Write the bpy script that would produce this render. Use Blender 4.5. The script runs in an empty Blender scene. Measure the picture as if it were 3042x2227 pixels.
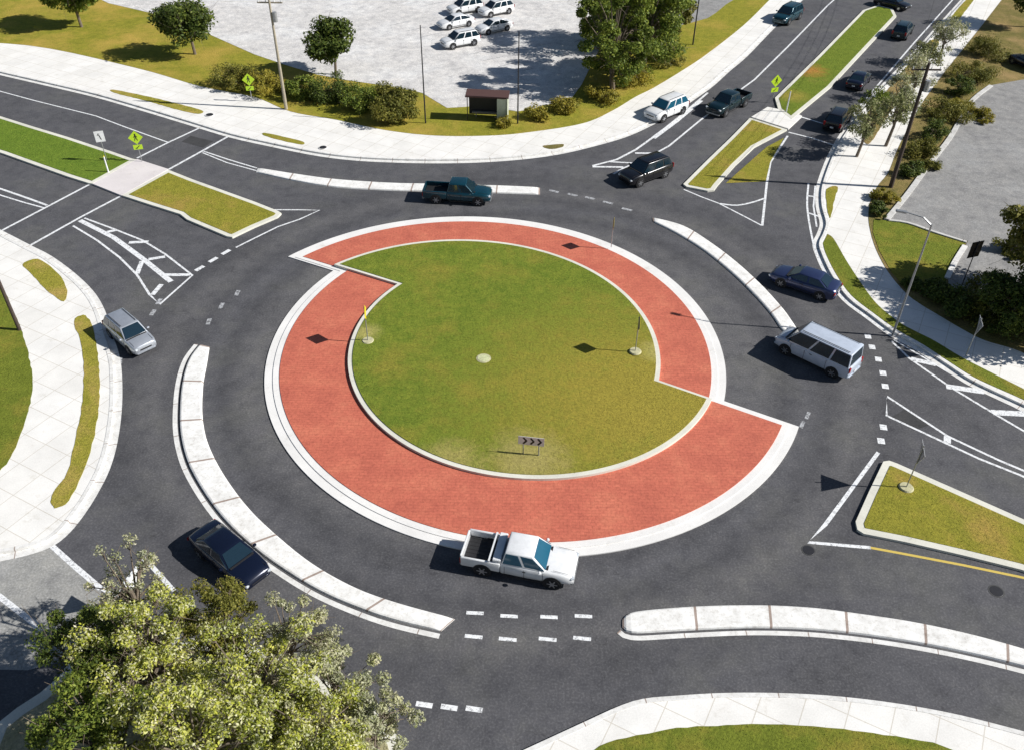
import bpy, bmesh, math, random
import numpy as np
from mathutils import Vector, Matrix
from mathutils.geometry import tessellate_polygon
R = math.radians
random.seed(7)
scene = bpy.context.scene
col = scene.collection

# ------------------------------------------------------------------ camera
CAM_H = 36.0
PITCH, ROLL, FPX = R(39.25), R(0.75), 2600.0
W0, H0 = 3042.0, 2227.0
K = W0 / 2257.0                      # traced coordinates are on a 2257 px wide print
V = Vector((0, math.sin(PITCH), math.cos(PITCH)))
Fw = Vector((0, math.cos(PITCH), -math.sin(PITCH)))
cr, sr = math.cos(ROLL), math.sin(ROLL)
camR = Vector((1, 0, 0)) * cr + V * sr
camU = Vector((1, 0, 0)) * -sr + V * cr
cam = bpy.data.objects.new('camera', bpy.data.cameras.new('camera'))
col.objects.link(cam)
M = Matrix((camR, camU, -Fw)).transposed().to_4x4()
M.translation = Vector((0, 0, CAM_H))
cam.matrix_world = M
cam.data.sensor_fit = 'HORIZONTAL'
cam.data.sensor_width = 36.0
cam.data.lens = 36.0 * FPX / W0
cam.data.clip_start = 0.5
cam.data.clip_end = 5000
scene.camera = cam

def at(x, y, z=0.0):
    """point of the level z seen at (x, y) of the print"""
    u = (x * K - W0 / 2) / FPX; v = -(y * K - H0 / 2) / FPX
    d = Fw + camR * u + camU * v
    t = (z - CAM_H) / d.z
    return Vector((d.x * t, d.y * t, z))

# ------------------------------------------------------------------ light
SUN_EL, SHADOW_AZ = R(35), R(174)    # shadows run this way over the ground
sd = Vector((math.cos(SHADOW_AZ) * math.cos(SUN_EL), math.sin(SHADOW_AZ) * math.cos(SUN_EL), -math.sin(SUN_EL)))
sun = bpy.data.objects.new('sun', bpy.data.lights.new('sun', 'SUN'))
col.objects.link(sun)
sun.rotation_euler = sd.to_track_quat('-Z', 'Y').to_euler()
sun.location = (60, 40, 80)
sun.data.energy = 5.0
sun.data.angle = R(0.5)
sun.data.color = (1.0, 0.972, 0.925)
w = bpy.data.worlds.new('World'); scene.world = w; w.use_nodes = True
nt = w.node_tree
bg = nt.nodes['Background']
sky = nt.nodes.new('ShaderNodeTexSky'); sky.sky_type = 'NISHITA'; sky.sun_disc = False
sky.sun_elevation = SUN_EL
sv = -sd
sky.sun_rotation = math.atan2(sv.x, sv.y)
sky.air_density = 1.0; sky.dust_density = 0.6; sky.ozone_density = 1.5
nt.links.new(sky.outputs[0], bg.inputs[0]); bg.inputs[1].default_value = 0.05
scene.view_settings.view_transform = 'Standard'
scene.view_settings.look = 'None'
scene.view_settings.exposure = 0.35
scene.view_settings.gamma = 1.0
scene.view_settings.use_curve_mapping = False
scene.render.engine = 'CYCLES'

# ------------------------------------------------------------------ materials
MATS = {}
def nodes_of(name, rough=0.8, metal=0.0, spec=0.5):
    m = bpy.data.materials.new(name); m.use_nodes = True
    n = m.node_tree; b = n.nodes['Principled BSDF']
    b.inputs['Roughness'].default_value = rough
    b.inputs['Metallic'].default_value = metal
    b.inputs['Specular IOR Level'].default_value = spec
    return m, n, b
def tex_noise(n, scale, detail=4, rough=0.6, coord='Object', mapping=None):
    tc = n.nodes.new('ShaderNodeTexCoord'); t = n.nodes.new('ShaderNodeTexNoise')
    t.inputs['Scale'].default_value = scale; t.inputs['Detail'].default_value = detail
    t.inputs['Roughness'].default_value = rough
    src = tc.outputs[coord]
    if mapping:
        mp = n.nodes.new('ShaderNodeMapping'); mp.inputs['Scale'].default_value = mapping
        n.links.new(src, mp.inputs[0]); src = mp.outputs[0]
    n.links.new(src, t.inputs['Vector'])
    return t.outputs['Fac']
def ramp(n, fac, stops):
    r = n.nodes.new('ShaderNodeValToRGB'); e = r.color_ramp.elements
    while len(e) < len(stops): e.new(0.5)
    for k, (p, c) in enumerate(stops):
        e[k].position = p; e[k].color = (*c, 1)
    n.links.new(fac, r.inputs[0]); return r.outputs[0]
def mix(n, fac, a, b, mode='MIX'):
    m = n.nodes.new('ShaderNodeMix'); m.data_type = 'RGBA'; m.blend_type = mode
    if isinstance(fac, (int, float)): m.inputs[0].default_value = fac
    else: n.links.new(fac, m.inputs[0])
    for s, v in ((6, a), (7, b)):
        if isinstance(v, tuple): m.inputs[s].default_value = (*v, 1)
        else: n.links.new(v, m.inputs[s])
    return m.outputs[2]
def bump(n, b, fac, strength=0.3, dist=0.02):
    k = n.nodes.new('ShaderNodeBump'); k.inputs['Strength'].default_value = strength; k.inputs['Distance'].default_value = dist
    n.links.new(fac, k.inputs['Height']); n.links.new(k.outputs[0], b.inputs['Normal'])
def gray(v, t=(1, 1, 1)): return tuple(v * k for k in t)

def mat_asphalt(name, lo, hi, tint=(1, 1, 1.02), tracks=False):
    m, n, b = nodes_of(name, 0.85, 0, 0.3)
    big = tex_noise(n, 0.16, 6, 0.62); fine = tex_noise(n, 9, 3, 0.7)
    c = ramp(n, big, [(0.32, gray(lo, tint)), (0.5, gray((lo + hi) / 2, tint)), (0.68, gray(hi, (1.0, 0.99, 0.97)))])
    c = mix(n, 0.45, c, ramp(n, fine, [(0.3, gray(lo * 0.62)), (0.5, gray(lo)), (0.72, gray(hi * 1.5))]), 'MIX')
    med = tex_noise(n, 0.9, 7, 0.75)
    c = mix(n, 1.0, c, ramp(n, med, [(0.32, (.72, .72, .74)), (0.5, (1, 1, 1)), (0.7, (1.22, 1.2, 1.17))]), 'MULTIPLY')
    if tracks:                                    # darker worn wheel paths round the circle
        tc = n.nodes.new('ShaderNodeTexCoord'); vm = n.nodes.new('ShaderNodeVectorMath'); vm.operation = 'DISTANCE'
        vm.inputs[1].default_value = (-0.5, 46.9, 0); n.links.new(tc.outputs['Object'], vm.inputs[0])
        mr = n.nodes.new('ShaderNodeMapRange'); mr.inputs[1].default_value = 17; mr.inputs[2].default_value = 27
        n.links.new(vm.outputs['Value'], mr.inputs[0])
        tr = ramp(n, mr.outputs[0], [(0.0, (1.3, 1.28, 1.22)), (0.14, (.78,) * 3), (0.27, (1.1,) * 3), (0.4, (.8,) * 3), (0.56, (1.3, 1.28, 1.22)), (0.74, (.82,) * 3), (1.0, (1.05,) * 3)])
        c = mix(n, 0.75, c, mix(n, 1.0, c, tr, 'MULTIPLY'))
    # thin cracks
    tc = n.nodes.new('ShaderNodeTexCoord'); vo = n.nodes.new('ShaderNodeTexVoronoi'); vo.feature = 'DISTANCE_TO_EDGE'
    wn = n.nodes.new('ShaderNodeTexNoise'); wn.inputs['Scale'].default_value = 0.8; n.links.new(tc.outputs['Object'], wn.inputs['Vector'])
    va = n.nodes.new('ShaderNodeVectorMath'); va.operation = 'MULTIPLY_ADD'
    n.links.new(wn.outputs['Color'], va.inputs[0]); va.inputs[1].default_value = (2.5,) * 3; n.links.new(tc.outputs['Object'], va.inputs[2])
    vo.inputs['Scale'].default_value = 0.16; n.links.new(va.outputs[0], vo.inputs['Vector'])
    c = mix(n, 1.0, c, ramp(n, vo.outputs['Distance'], [(0.0, (.72,) * 3), (0.004, (1,) * 3)]), 'MULTIPLY')
    n.links.new(c, b.inputs['Base Color']); bump(n, b, fine, 0.35, 0.01)
    return m
def mat_concrete(name, lo, hi, slab=0, stain=True, tint=(1, .98, .94)):
    m, n, b = nodes_of(name, 0.9, 0, 0.25)
    big = tex_noise(n, 0.35, 8, 0.7); fine = tex_noise(n, 14, 3, 0.7)
    c = ramp(n, big, [(0.3, gray(lo, tint)), (0.6, gray(hi, tint))])
    c = mix(n, 0.25, c, ramp(n, fine, [(0.35, gray(lo * 0.75, tint)), (0.65, gray(hi, tint))]))
    if stain:
        st = tex_noise(n, 1.1, 6, 0.75)
        c = mix(n, 1.0, c, ramp(n, st, [(0.25, (.8, .78, .74)), (0.42, (1, 1, 1))]), 'MULTIPLY')
    if slab:
        br = n.nodes.new('ShaderNodeTexBrick'); tc = n.nodes.new('ShaderNodeTexCoord')
        br.offset = 0; br.inputs['Scale'].default_value = 1.0; br.inputs['Mortar Size'].default_value = 0.025
        br.inputs['Brick Width'].default_value = slab; br.inputs['Row Height'].default_value = slab
        br.inputs['Color1'].default_value = (1, 1, 1, 1); br.inputs['Color2'].default_value = (.965, .96, .95, 1); br.inputs['Mortar'].default_value = (.76, .73, .68, 1)
        mp = n.nodes.new('ShaderNodeMapping'); mp.inputs['Rotation'].default_value = (0, 0, R(28))
        n.links.new(tc.outputs['Object'], mp.inputs[0]); n.links.new(mp.outputs[0], br.inputs['Vector'])
        c = mix(n, 1.0, c, br.outputs['Color'], 'MULTIPLY')
    n.links.new(c, b.inputs['Base Color']); bump(n, b, fine, 0.2, 0.01)
    return m
def mat_kerb(name, v, joint=3.0, jw=0.08, jc=(.45, .36, .32)):
    """concrete with cross joints measured along the ribbon (UV in metres)"""
    m, n, b = nodes_of(name, 0.85, 0, 0.3)
    c = ramp(n, tex_noise(n, 1.2, 7, 0.7), [(0.3, gray(v * 0.76, (1, .98, .94))), (0.6, gray(v, (1, .99, .96)))])
    st = tex_noise(n, 5, 5, 0.8)
    c = mix(n, 1.0, c, ramp(n, st, [(0.3, (.72, .7, .67)), (0.5, (1, 1, 1))]), 'MULTIPLY')
    uv = n.nodes.new('ShaderNodeUVMap'); sp = n.nodes.new('ShaderNodeSeparateXYZ'); n.links.new(uv.outputs[0], sp.inputs[0])
    md = n.nodes.new('ShaderNodeMath'); md.operation = 'MODULO'; md.inputs[1].default_value = joint; n.links.new(sp.outputs[0], md.inputs[0])
    lt = n.nodes.new('ShaderNodeMath'); lt.operation = 'LESS_THAN'; lt.inputs[1].default_value = jw; n.links.new(md.outputs[0], lt.inputs[0])
    c = mix(n, lt.outputs[0], c, mix(n, 1.0, c, jc, 'MULTIPLY'))
    n.links.new(c, b.inputs['Base Color']); bump(n, b, st, 0.15, 0.01)
    return m
def mat_grass(name, a, bcol, dry, drystart=0.5, scale=0.22, worn=None):
    m, n, b = nodes_of(name, 0.95, 0, 0.1)
    big = tex_noise(n, scale, 7, 0.68); fine = tex_noise(n, 7, 5, 0.8); mid = tex_noise(n, 1.3, 6, 0.75)
    c = ramp(n, mid, [(0.3, a), (0.7, bcol)])
    c = mix(n, ramp(n, big, [(drystart, (0, 0, 0)), (drystart + 0.22, (1, 1, 1))]), c, dry)
    for (cx, cy, rad, wc) in (worn or []):
        tc = n.nodes.new('ShaderNodeTexCoord'); vm = n.nodes.new('ShaderNodeVectorMath'); vm.operation = 'DISTANCE'
        vm.inputs[1].default_value = (cx, cy, 0.3); n.links.new(tc.outputs['Object'], vm.inputs[0])
        ad = n.nodes.new('ShaderNodeMath'); ad.operation = 'MULTIPLY_ADD'; ad.inputs[1].default_value = rad * 2.2; n.links.new(mid, ad.inputs[0]); n.links.new(vm.outputs['Value'], ad.inputs[2])
        mr = n.nodes.new('ShaderNodeMapRange'); mr.inputs[1].default_value = rad * 2.7; mr.inputs[2].default_value = rad * 1.5; mr.inputs[4].default_value = 0.85; n.links.new(ad.outputs[0], mr.inputs[0])
        c = mix(n, mr.outputs[0], c, wc)
    c = mix(n, 1.0, c, ramp(n, fine, [(0.28, (.55, .55, .5)), (0.5, (1, 1, 1)), (0.75, (1.45, 1.4, 1.25))]), 'MULTIPLY')
    n.links.new(c, b.inputs['Base Color']); bump(n, b, fine, 0.9, 0.08)
    return m
def mat_red():
    m, n, b = nodes_of('red_stamped_paving', 0.8, 0, 0.3)
    big = tex_noise(n, 0.45, 7, 0.72); fine = tex_noise(n, 6, 5, 0.75)
    c = ramp(n, big, [(0.3, (.46, .118, .078)), (0.5, (.55, .15, .095)), (0.7, (.63, .2, .12))])
    c = mix(n, 1.0, c, ramp(n, fine, [(0.3, (.72, .7, .7)), (0.5, (1, 1, 1)), (0.75, (1.2, 1.2, 1.2))]), 'MULTIPLY')
    br = n.nodes.new('ShaderNodeTexBrick'); tc = n.nodes.new('ShaderNodeTexCoord')
    br.inputs['Scale'].default_value = 1.0; br.inputs['Brick Width'].default_value = 0.44; br.inputs['Row Height'].default_value = 0.22
    br.inputs['Mortar Size'].default_value = 0.012; br.inputs['Color1'].default_value = (1, 1, 1, 1); br.inputs['Color2'].default_value = (.88, .88, .88, 1); br.inputs['Mortar'].default_value = (.7, .68, .66, 1)
    n.links.new(tc.outputs['Object'], br.inputs['Vector'])
    c = mix(n, 0.8, c, mix(n, 1.0, c, br.outputs['Color'], 'MULTIPLY'))
    n.links.new(c, b.inputs['Base Color']); bump(n, b, fine, 0.2, 0.01)
    return m
def mat_paint(name, c0, under=(.09, .09, .092), wear=0.38):
    m, n, b = nodes_of(name, 0.7, 0, 0.35)
    f = tex_noise(n, 4.5, 9, 0.9)
    c = mix(n, ramp(n, f, [(wear - 0.06, (0, 0, 0)), (wear + 0.04, (1, 1, 1))]), under, c0)
    n.links.new(c, b.inputs['Base Color']); return m
def mat_car(name, c0, metal=0.3, rough=0.28):
    m, n, b = nodes_of(name, rough, metal, 0.5)
    f = tex_noise(n, 2.2, 5, 0.7)
    c = mix(n, 1.0, c0, ramp(n, f, [(0.3, (.86,) * 3), (0.6, (1,) * 3)]), 'MULTIPLY')
    n.links.new(c, b.inputs['Base Color']); b.inputs['Coat Weight'].default_value = 0.7; b.inputs['Coat Roughness'].default_value = 0.06
    return m
def mat_plain(name, c0, rough=0.6, metal=0.0, spec=0.4, var=0.2, sc=6):
    m, n, b = nodes_of(name, rough, metal, spec)
    f = tex_noise(n, sc, 5, 0.7)
    c = mix(n, 1.0, c0, ramp(n, f, [(0.3, (1 - var,) * 3), (0.65, (1,) * 3)]), 'MULTIPLY')
    n.links.new(c, b.inputs['Base Color']); return m
def mat_leaf(name, cols):
    m, n, b = nodes_of(name, 0.6, 0, 0.25)
    g = n.nodes.new('ShaderNodeNewGeometry')
    c = ramp(n, g.outputs['Random Per Island'], [(i / (len(cols) - 1), k) for i, k in enumerate(cols)])
    c = mix(n, 1.0, c, ramp(n, tex_noise(n, 0.5, 3, 0.6), [(0.35, (.7, .74, .7)), (0.65, (1.15, 1.1, 1))]), 'MULTIPLY')
    n.links.new(c, b.inputs['Base Color'])
    tr = n.nodes.new('ShaderNodeBsdfTranslucent'); n.links.new(c, tr.inputs[0])
    ms = n.nodes.new('ShaderNodeMixShader'); ms.inputs[0].default_value = 0.3
    out = n.nodes['Material Output']
    n.links.new(b.outputs[0], ms.inputs[1]); n.links.new(tr.outputs[0], ms.inputs[2]); n.links.new(ms.outputs[0], out.inputs[0])
    return m

ASPH = mat_asphalt('asphalt', 0.069, 0.124, (1, .99, 1.13), tracks=True)
LOT = mat_asphalt('pale_lot_surface', 0.52, 0.74, (1, .95, .9))
LOT2 = mat_asphalt('grey_lot_surface', 0.23, 0.33, (1, .97, .93))
WALK = mat_concrete('pavement_concrete', 0.7, 0.86, slab=1.8)
KERB = mat_kerb('kerb_concrete', 0.78, 3.0, 0.05)
KERBY = mat_kerb('kerb_weathered', 0.62, 3.0, 0.05)
KPLATE = mat_concrete('island_kerb_concrete', .68, .82, 0, True, (1, .98, .95))
KPLATEY = mat_concrete('median_kerb_concrete', .56, .74, 0, True, (1, .98, .86))
DIVC = mat_kerb('divider_concrete', 0.86, 3.7, 0.13)
GRASS = mat_grass('lawn', (.12, .15, .02), (.185, .215, .03), (.29, .235, .045), 0.5)
LAWN = mat_grass('central_lawn', (.105, .16, .02), (.21, .24, .034), (.26, .225, .04), 0.5, worn=[(8.0, 41.2, 8.0, (.32, .255, .045)), (1.0, 35.9, 1.9, (.36, .31, .11)), (-10.0, 48.0, .8, (.4, .36, .12)), (-3.5, 35.6, 1.5, (.36, .31, .1)), (9.6, 46.3, .9, (.38, .34, .11))])
GRASSG = mat_grass('lawn_green', (.1, .165, .02), (.16, .23, .03), (.22, .21, .05), 0.62)
GRASSD = mat_grass('lawn_dry', (.2, .2, .028), (.3, .27, .04), (.38, .26, .07), 0.5)
TAN = mat_grass('worn_tan_grass', (.22, .215, .03), (.34, .3, .05), (.44, .31, .1), 0.47, .3)
VERGE = mat_grass('patchy_dry_verge', (.17, .18, .022), (.32, .29, .04), (.44, .31, .07), 0.46, .12)
GRASSM = mat_grass('worn_median_lawn', (.11, .16, .02), (.18, .225, .03), (.26, .23, .05), 0.6, worn=[(*at(1778, 158).xy, 1.7, (.42, .2, .05)), (*at(1745, 215).xy, 1.4, (.3, .25, .05))])
SOIL = mat_grass('rough_ground', (.13, .12, .04), (.22, .18, .06), (.34, .24, .11), 0.45)
MULCH = mat_grass('pale_dry_ground', (.3, .28, .15), (.42, .38, .24), (.5, .44, .32), 0.45)
PALEASPH = mat_asphalt('pale_worn_asphalt', 0.27, 0.38, (1, .98, .9))
RED = mat_red()
WHITE = mat_paint('white_road_paint', (.8, .81, .82), wear=0.455)
FADED = mat_paint('faded_road_paint', (.5, .51, .53), wear=0.5)
YELLOW = mat_paint('yellow_road_paint', (.6, .45, .1), wear=0.4)
PINK = mat_plain('pink_pavers', (.4, .27, .27), 0.85)
GLASS = mat_plain('tinted_glass', (.008, .022, .035), 0.06, 0, 0.9, 0.1)
GLASSB = mat_plain('blue_tinted_windscreen', (.012, .09, .15), 0.08, 0, 0.9, 0.1)
TYRE = mat_plain('tyre_rubber', (.018, .018, .02), 0.85)
RIM = mat_plain('alloy_rim', (.45, .46, .48), 0.3, 0.8)
BLACKP = mat_plain('black_plastic', (.02, .02, .022), 0.6)
HEADL = mat_plain('headlight_lens', (.7, .74, .78), 0.1, 0.2)
TAILL = mat_plain('taillight_lens', (.35, .02, .02), 0.2)
STEEL = mat_plain('galvanised_steel', (.42, .43, .44), 0.45, 0.6)
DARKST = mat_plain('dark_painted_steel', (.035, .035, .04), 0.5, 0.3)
WOOD = mat_plain('creosoted_wood', (.075, .055, .045), 0.9, var=0.4)
PALEW = mat_plain('pale_weathered_wood', (.42, .37, .28), 0.9, var=0.3)
BARK = mat_plain('bark', (.2, .16, .12), 0.95, var=0.5)
SIGNW = mat_plain('sign_white', (.78, .79, .8), 0.4)
SIGNG = mat_plain('sign_fluorescent_green', (.5, .72, .03), 0.4, var=0.08)
SIGNY = mat_plain('sign_yellow', (.72, .58, .03), 0.4, var=0.08)
SIGNK = mat_plain('sign_black', (.015, .015, .015), 0.5)
L_LIME = mat_leaf('leaves_lime', [(.18, .22, .04), (.38, .42, .05), (.54, .55, .1), (.52, .53, .27), (.72, .7, .52)])
L_OLIVE = mat_leaf('leaves_olive', [(.09, .1, .02), (.19, .19, .035), (.3, .27, .06)])
L_DARK = mat_leaf('leaves_dark', [(.04, .065, .015), (.09, .13, .025), (.18, .22, .04)])
L_GREEN = mat_leaf('leaves_green', [(.07, .11, .02), (.17, .23, .035), (.31, .35, .06)])
L_DULL = mat_leaf('leaves_dull_green', [(.12, .15, .05), (.24, .26, .1), (.4, .4, .24)])
L_GREY = mat_leaf('leaves_greyish', [(.34, .35, .22), (.55, .54, .4), (.3, .33, .1), (.66, .63, .52)])
L_YEL = mat_leaf('leaves_yellowish', [(.26, .22, .03), (.42, .35, .05), (.2, .2, .03)])

# ------------------------------------------------------------------ object helpers
def tag(o, label=None, cat=None, group=None, kind=None):
    if label: o['label'] = label
    if cat: o['category'] = cat
    if group: o['group'] = group
    if kind: o['kind'] = kind
    return o
def empty(name, loc, rz=0, label=None, cat=None, group=None):
    o = bpy.data.objects.new(name, None); o.empty_display_size = 0.3
    col.objects.link(o); o.location = loc; o.rotation_euler = (0, 0, rz)
    return tag(o, label, cat, group)
def link(name, bm, mats, parent=None, smooth=False):
    me = bpy.data.meshes.new(name)
    bmesh.ops.recalc_face_normals(bm, faces=bm.faces)
    bm.to_mesh(me); bm.free()
    o = bpy.data.objects.new(name, me); col.objects.link(o)
    for m in (mats if isinstance(mats, (list, tuple)) else [mats]): me.materials.append(m)
    if smooth:
        for p in me.polygons: p.use_smooth = True
    if parent: o.parent = parent
    return o
def box(bm, c, s, rz=0.0, ry=0.0, rx=0.0, mi=0, bev=0.0):
    r = bmesh.ops.create_cube(bm, size=1.0)
    vs = r['verts']
    bmesh.ops.scale(bm, vec=s, verts=vs)
    if bev:
        es = list({e for v in vs for e in v.link_edges})
        b = bmesh.ops.bevel(bm, geom=es, offset=bev, segments=2, affect='EDGES')
        vs = list({v for f in b['faces'] for v in f.verts} | {v for v in vs if v.is_valid})
    mt = Matrix.Translation(c) @ Matrix.Rotation(rz, 4, 'Z') @ Matrix.Rotation(ry, 4, 'Y') @ Matrix.Rotation(rx, 4, 'X')
    bmesh.ops.transform(bm, matrix=mt, verts=vs)
    for f in {f for v in vs for f in v.link_faces}: f.material_index = mi
    return vs
def tube(bm, pts, rad, seg=8, caps=True):
    pts = [Vector(p) for p in pts]
    rings = []
    for i, p in enumerate(pts):
        d = (pts[min(i + 1, len(pts) - 1)] - pts[max(i - 1, 0)]).normalized()
        a = d.orthogonal().normalized(); b = d.cross(a)
        if abs(d.z) > 0.7: a = Vector((1, 0, 0)); a = (a - d * a.dot(d)).normalized(); b = d.cross(a)
        r = rad[i] if isinstance(rad, (list, tuple)) else rad
        rings.append([bm.verts.new(p + (a * math.cos(t) + b * math.sin(t)) * r) for t in [2 * math.pi * k / seg for k in range(seg)]])
    for q, s in zip(rings, rings[1:]):
        for k in range(seg): bm.faces.new((q[k], q[(k + 1) % seg], s[(k + 1) % seg], s[k]))
    if caps:
        bm.faces.new(rings[0]); bm.faces.new(rings[-1])
def smooth_line(p, n=6, closed=False):
    p = [Vector(q) for q in p]; out = []
    L = len(p)
    for i in range(L if closed else L - 1):
        if closed: a, b, c, d = p[(i - 1) % L], p[i], p[(i + 1) % L], p[(i + 2) % L]
        else: a, b, c, d = p[max(i - 1, 0)], p[i], p[i + 1], p[min(i + 2, L - 1)]
        for k in range(n):
            t = k / n
            out.append(0.5 * ((2 * b) + (c - a) * t + (2 * a - 5 * b + 4 * c - d) * t * t + (3 * b - a - 3 * c + d) * t ** 3))
    if not closed: out.append(p[-1])
    return out
def P(pts, z=0.0, sm=0, closed=False):
    w_ = [Vector((q[1], q[2], z)) if q[0] == 'w' else at(q[0], q[1], z) for q in pts]
    return smooth_line(w_, sm, closed) if sm else w_
def slab_poly(name, pts, ztop, zbot, m, kind='structure', parent=None):
    """flat plate with side walls from a world outline"""
    q = []
    for p in pts:
        if not q or (Vector((p.x, p.y, 0)) - Vector((q[-1].x, q[-1].y, 0))).length > 1e-3: q.append(p)
    if (q[0].xy - q[-1].xy).length < 1e-3: q.pop()
    bm = bmesh.new()
    top = [bm.verts.new((p.x, p.y, ztop)) for p in q]
    tri = tessellate_polygon([[Vector((p.x, p.y, 0)) for p in q]])
    for t in tri:
        try: bm.faces.new([top[i] for i in t])
        except ValueError: pass
    area = sum(q[i].x * q[(i + 1) % len(q)].y - q[(i + 1) % len(q)].x * q[i].y for i in range(len(q)))
    for f in bm.faces:
        f.normal_update()
        if f.normal.z < 0: f.normal_flip()
    bot = [bm.verts.new((p.x, p.y, zbot)) for p in q]
    L = len(q)
    for i in range(L):
        j = (i + 1) % L
        vs = (top[i], bot[i], bot[j], top[j]) if area > 0 else (top[j], bot[j], bot[i], top[i])
        bm.faces.new(vs)
    me = bpy.data.meshes.new(name); bm.to_mesh(me); bm.free()
    o = bpy.data.objects.new(name, me); col.objects.link(o); me.materials.append(m)
    if parent: o.parent = parent
    elif kind: o['kind'] = kind
    return o
def offset_line(pts, d, closed=False):
    out = []; L = len(pts)
    for i, p in enumerate(pts):
        if closed: a, b = pts[(i - 1) % L], pts[(i + 1) % L]
        else: a, b = pts[max(i - 1, 0)], pts[min(i + 1, L - 1)]
        t = Vector((b.x - a.x, b.y - a.y, 0)).normalized()
        out.append(Vector((p.x - t.y * d, p.y + t.x * d, p.z)))
    return out
def add_ribbon(bm, uvl, pts, d0, d1, ztop, zbot=None, closed=False):
    """band between two offsets of a line (left positive), optional thickness, UV in metres"""
    a, b = offset_line(pts, d0, closed), offset_line(pts, d1, closed)
    L = len(pts); s = [0.0]
    for i in range(1, L): s.append(s[-1] + (pts[i] - pts[i - 1]).length)
    s.append(s[-1] + (pts[0] - pts[-1]).length)
    va = [bm.verts.new((p.x, p.y, ztop)) for p in a]; vb = [bm.verts.new((p.x, p.y, ztop)) for p in b]
    if zbot is not None:
        wa = [bm.verts.new((p.x, p.y, zbot)) for p in a]; wb = [bm.verts.new((p.x, p.y, zbot)) for p in b]
    def face(vs, us):
        f = bm.faces.new(vs)
        for l, u in zip(f.loops, us): l[uvl].uv = u
    for i in range(L if closed else L - 1):
        j = (i + 1) % L; u0, u1 = s[i], s[i + 1]
        face((va[i], va[j], vb[j], vb[i]), ((u0, 0), (u1, 0), (u1, 1), (u0, 1)))
        if zbot is not None:
            face((va[i], wa[i], wa[j], va[j]), ((u0, 0), (u0, -.1), (u1, -.1), (u1, 0)))
            face((vb[j], wb[j], wb[i], vb[i]), ((u1, 1), (u1, 1.1), (u0, 1.1), (u0, 1)))
    if zbot is not None and not closed:
        face((va[0], vb[0], wb[0], wa[0]), ((0.2, 0),) * 4); face((va[-1], wa[-1], wb[-1], vb[-1]), ((0.2, 0),) * 4)
def ribbon(name, pts, d0, d1, ztop, m, zbot=None, closed=False, kind='structure'):
    bm = bmesh.new(); uvl = bm.loops.layers.uv.new('UVMap')
    for p in (pts if isinstance(pts[0], list) else [pts]): add_ribbon(bm, uvl, p, d0, d1, ztop, zbot, closed)
    o = link(name, bm, m)
    if kind: o['kind'] = kind
    return o
def plate_uv(o):                                  # planar UV so divider material can be used on polygons
    pass

# ------------------------------------------------------------------ ground and road
bm = bmesh.new(); S = 1500
for p in ((-S, -S), (S, -S), (S, S), (-S, S)): bm.verts.new((p[0], p[1], -0.06))
bm.faces.new(bm.verts); link('ground', bm, SOIL)['kind'] = 'structure'
slab_poly('road', [Vector(p) for p in ((-110, -12, 0), (110, -12, 0), (110, 60, 0), (130, 215, 0), (60, 215, 0), (20, 120, 0), (-110, 150, 0))], 0.0, -0.05, ASPH)

# ------------------------------------------------------------------ outer verges: traced kerb lines
def ext(a, b, d):                                 # go on from b in the direction a->b by d metres
    t = (b - a); t.z = 0; return b + t.normalized() * d
KZ = 0.14
def verge(nm, kerb_pts, far, gutter_side, sm=5, z=KZ):
    k = P(kerb_pts, z, sm)
    k = [ext(k[3], k[0], 60)] + k + [ext(k[-4], k[-1], 60)]
    slab_poly('pavement', k + [Vector((x, y, z)) for x, y in far], z, -0.04, WALK)
    s = gutter_side
    ribbon('kerb', k, 0.02 * s, -0.2 * s, z + 0.02, KERB, -0.02)          # kerb stone along the edge
    ribbon('gutter', k, 0.5 * s, 0.03 * s, 0.012, KERB)
    return k
NWK = [(124, 187), (217, 209), (325, 240), (418, 268), (511, 296), (600, 316), (700, 336), (780, 346), (860, 350.5), (950, 352.5), (1050, 351), (1150, 344),
       (1230, 333), (1300, 317), (1370, 297), (1425, 273), (1480, 243), (1525, 213), (1563, 186), (1600, 153), (1638, 121), (1686, 72), (1726, 32), (1754, 5)]
nwk = verge('nw', NWK, [(100, 300), (-160, 300), (-160, 130)], -1)
EK = [(2252, 889), (2147, 840), (2088, 802), (2030, 764), (1972, 732), (1920, 694), (1869, 655), (1834, 606), (1812, 560), (1806, 536), (1816, 512),
      (1821, 490), (1812, 455), (1811, 420), (1820, 385), (1838, 340), (1865, 292), (1905, 240), (1960, 180), (2020, 118), (2085, 45), (2122, 4)]
ek = verge('e', EK, [(150, 190), (150, 20)], 1)
SWK = [(4, 518), (58, 546), (100, 568), (151, 606), (191, 646), (214, 686), (228, 734), (242, 775), (249, 816), (249, 892), (239, 967), (221, 1030),
       (191, 1088), (161, 1133), (131, 1168), (100, 1190), (50, 1206), (2, 1216)]
swk = verge('sw', SWK, [(-120, 35), (-120, 80)], 1)
# verge along the bottom right, mostly below the frame
BK = [(1290, 1600), (1400, 1553), (1500, 1541), (1620, 1535), (1760, 1537), (1880, 1546), (2000, 1562), (2120, 1585), (2257, 1620)]
bk = verge('s', BK, [(90, -10), (20, -10), (5, 8)], -1)

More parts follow.
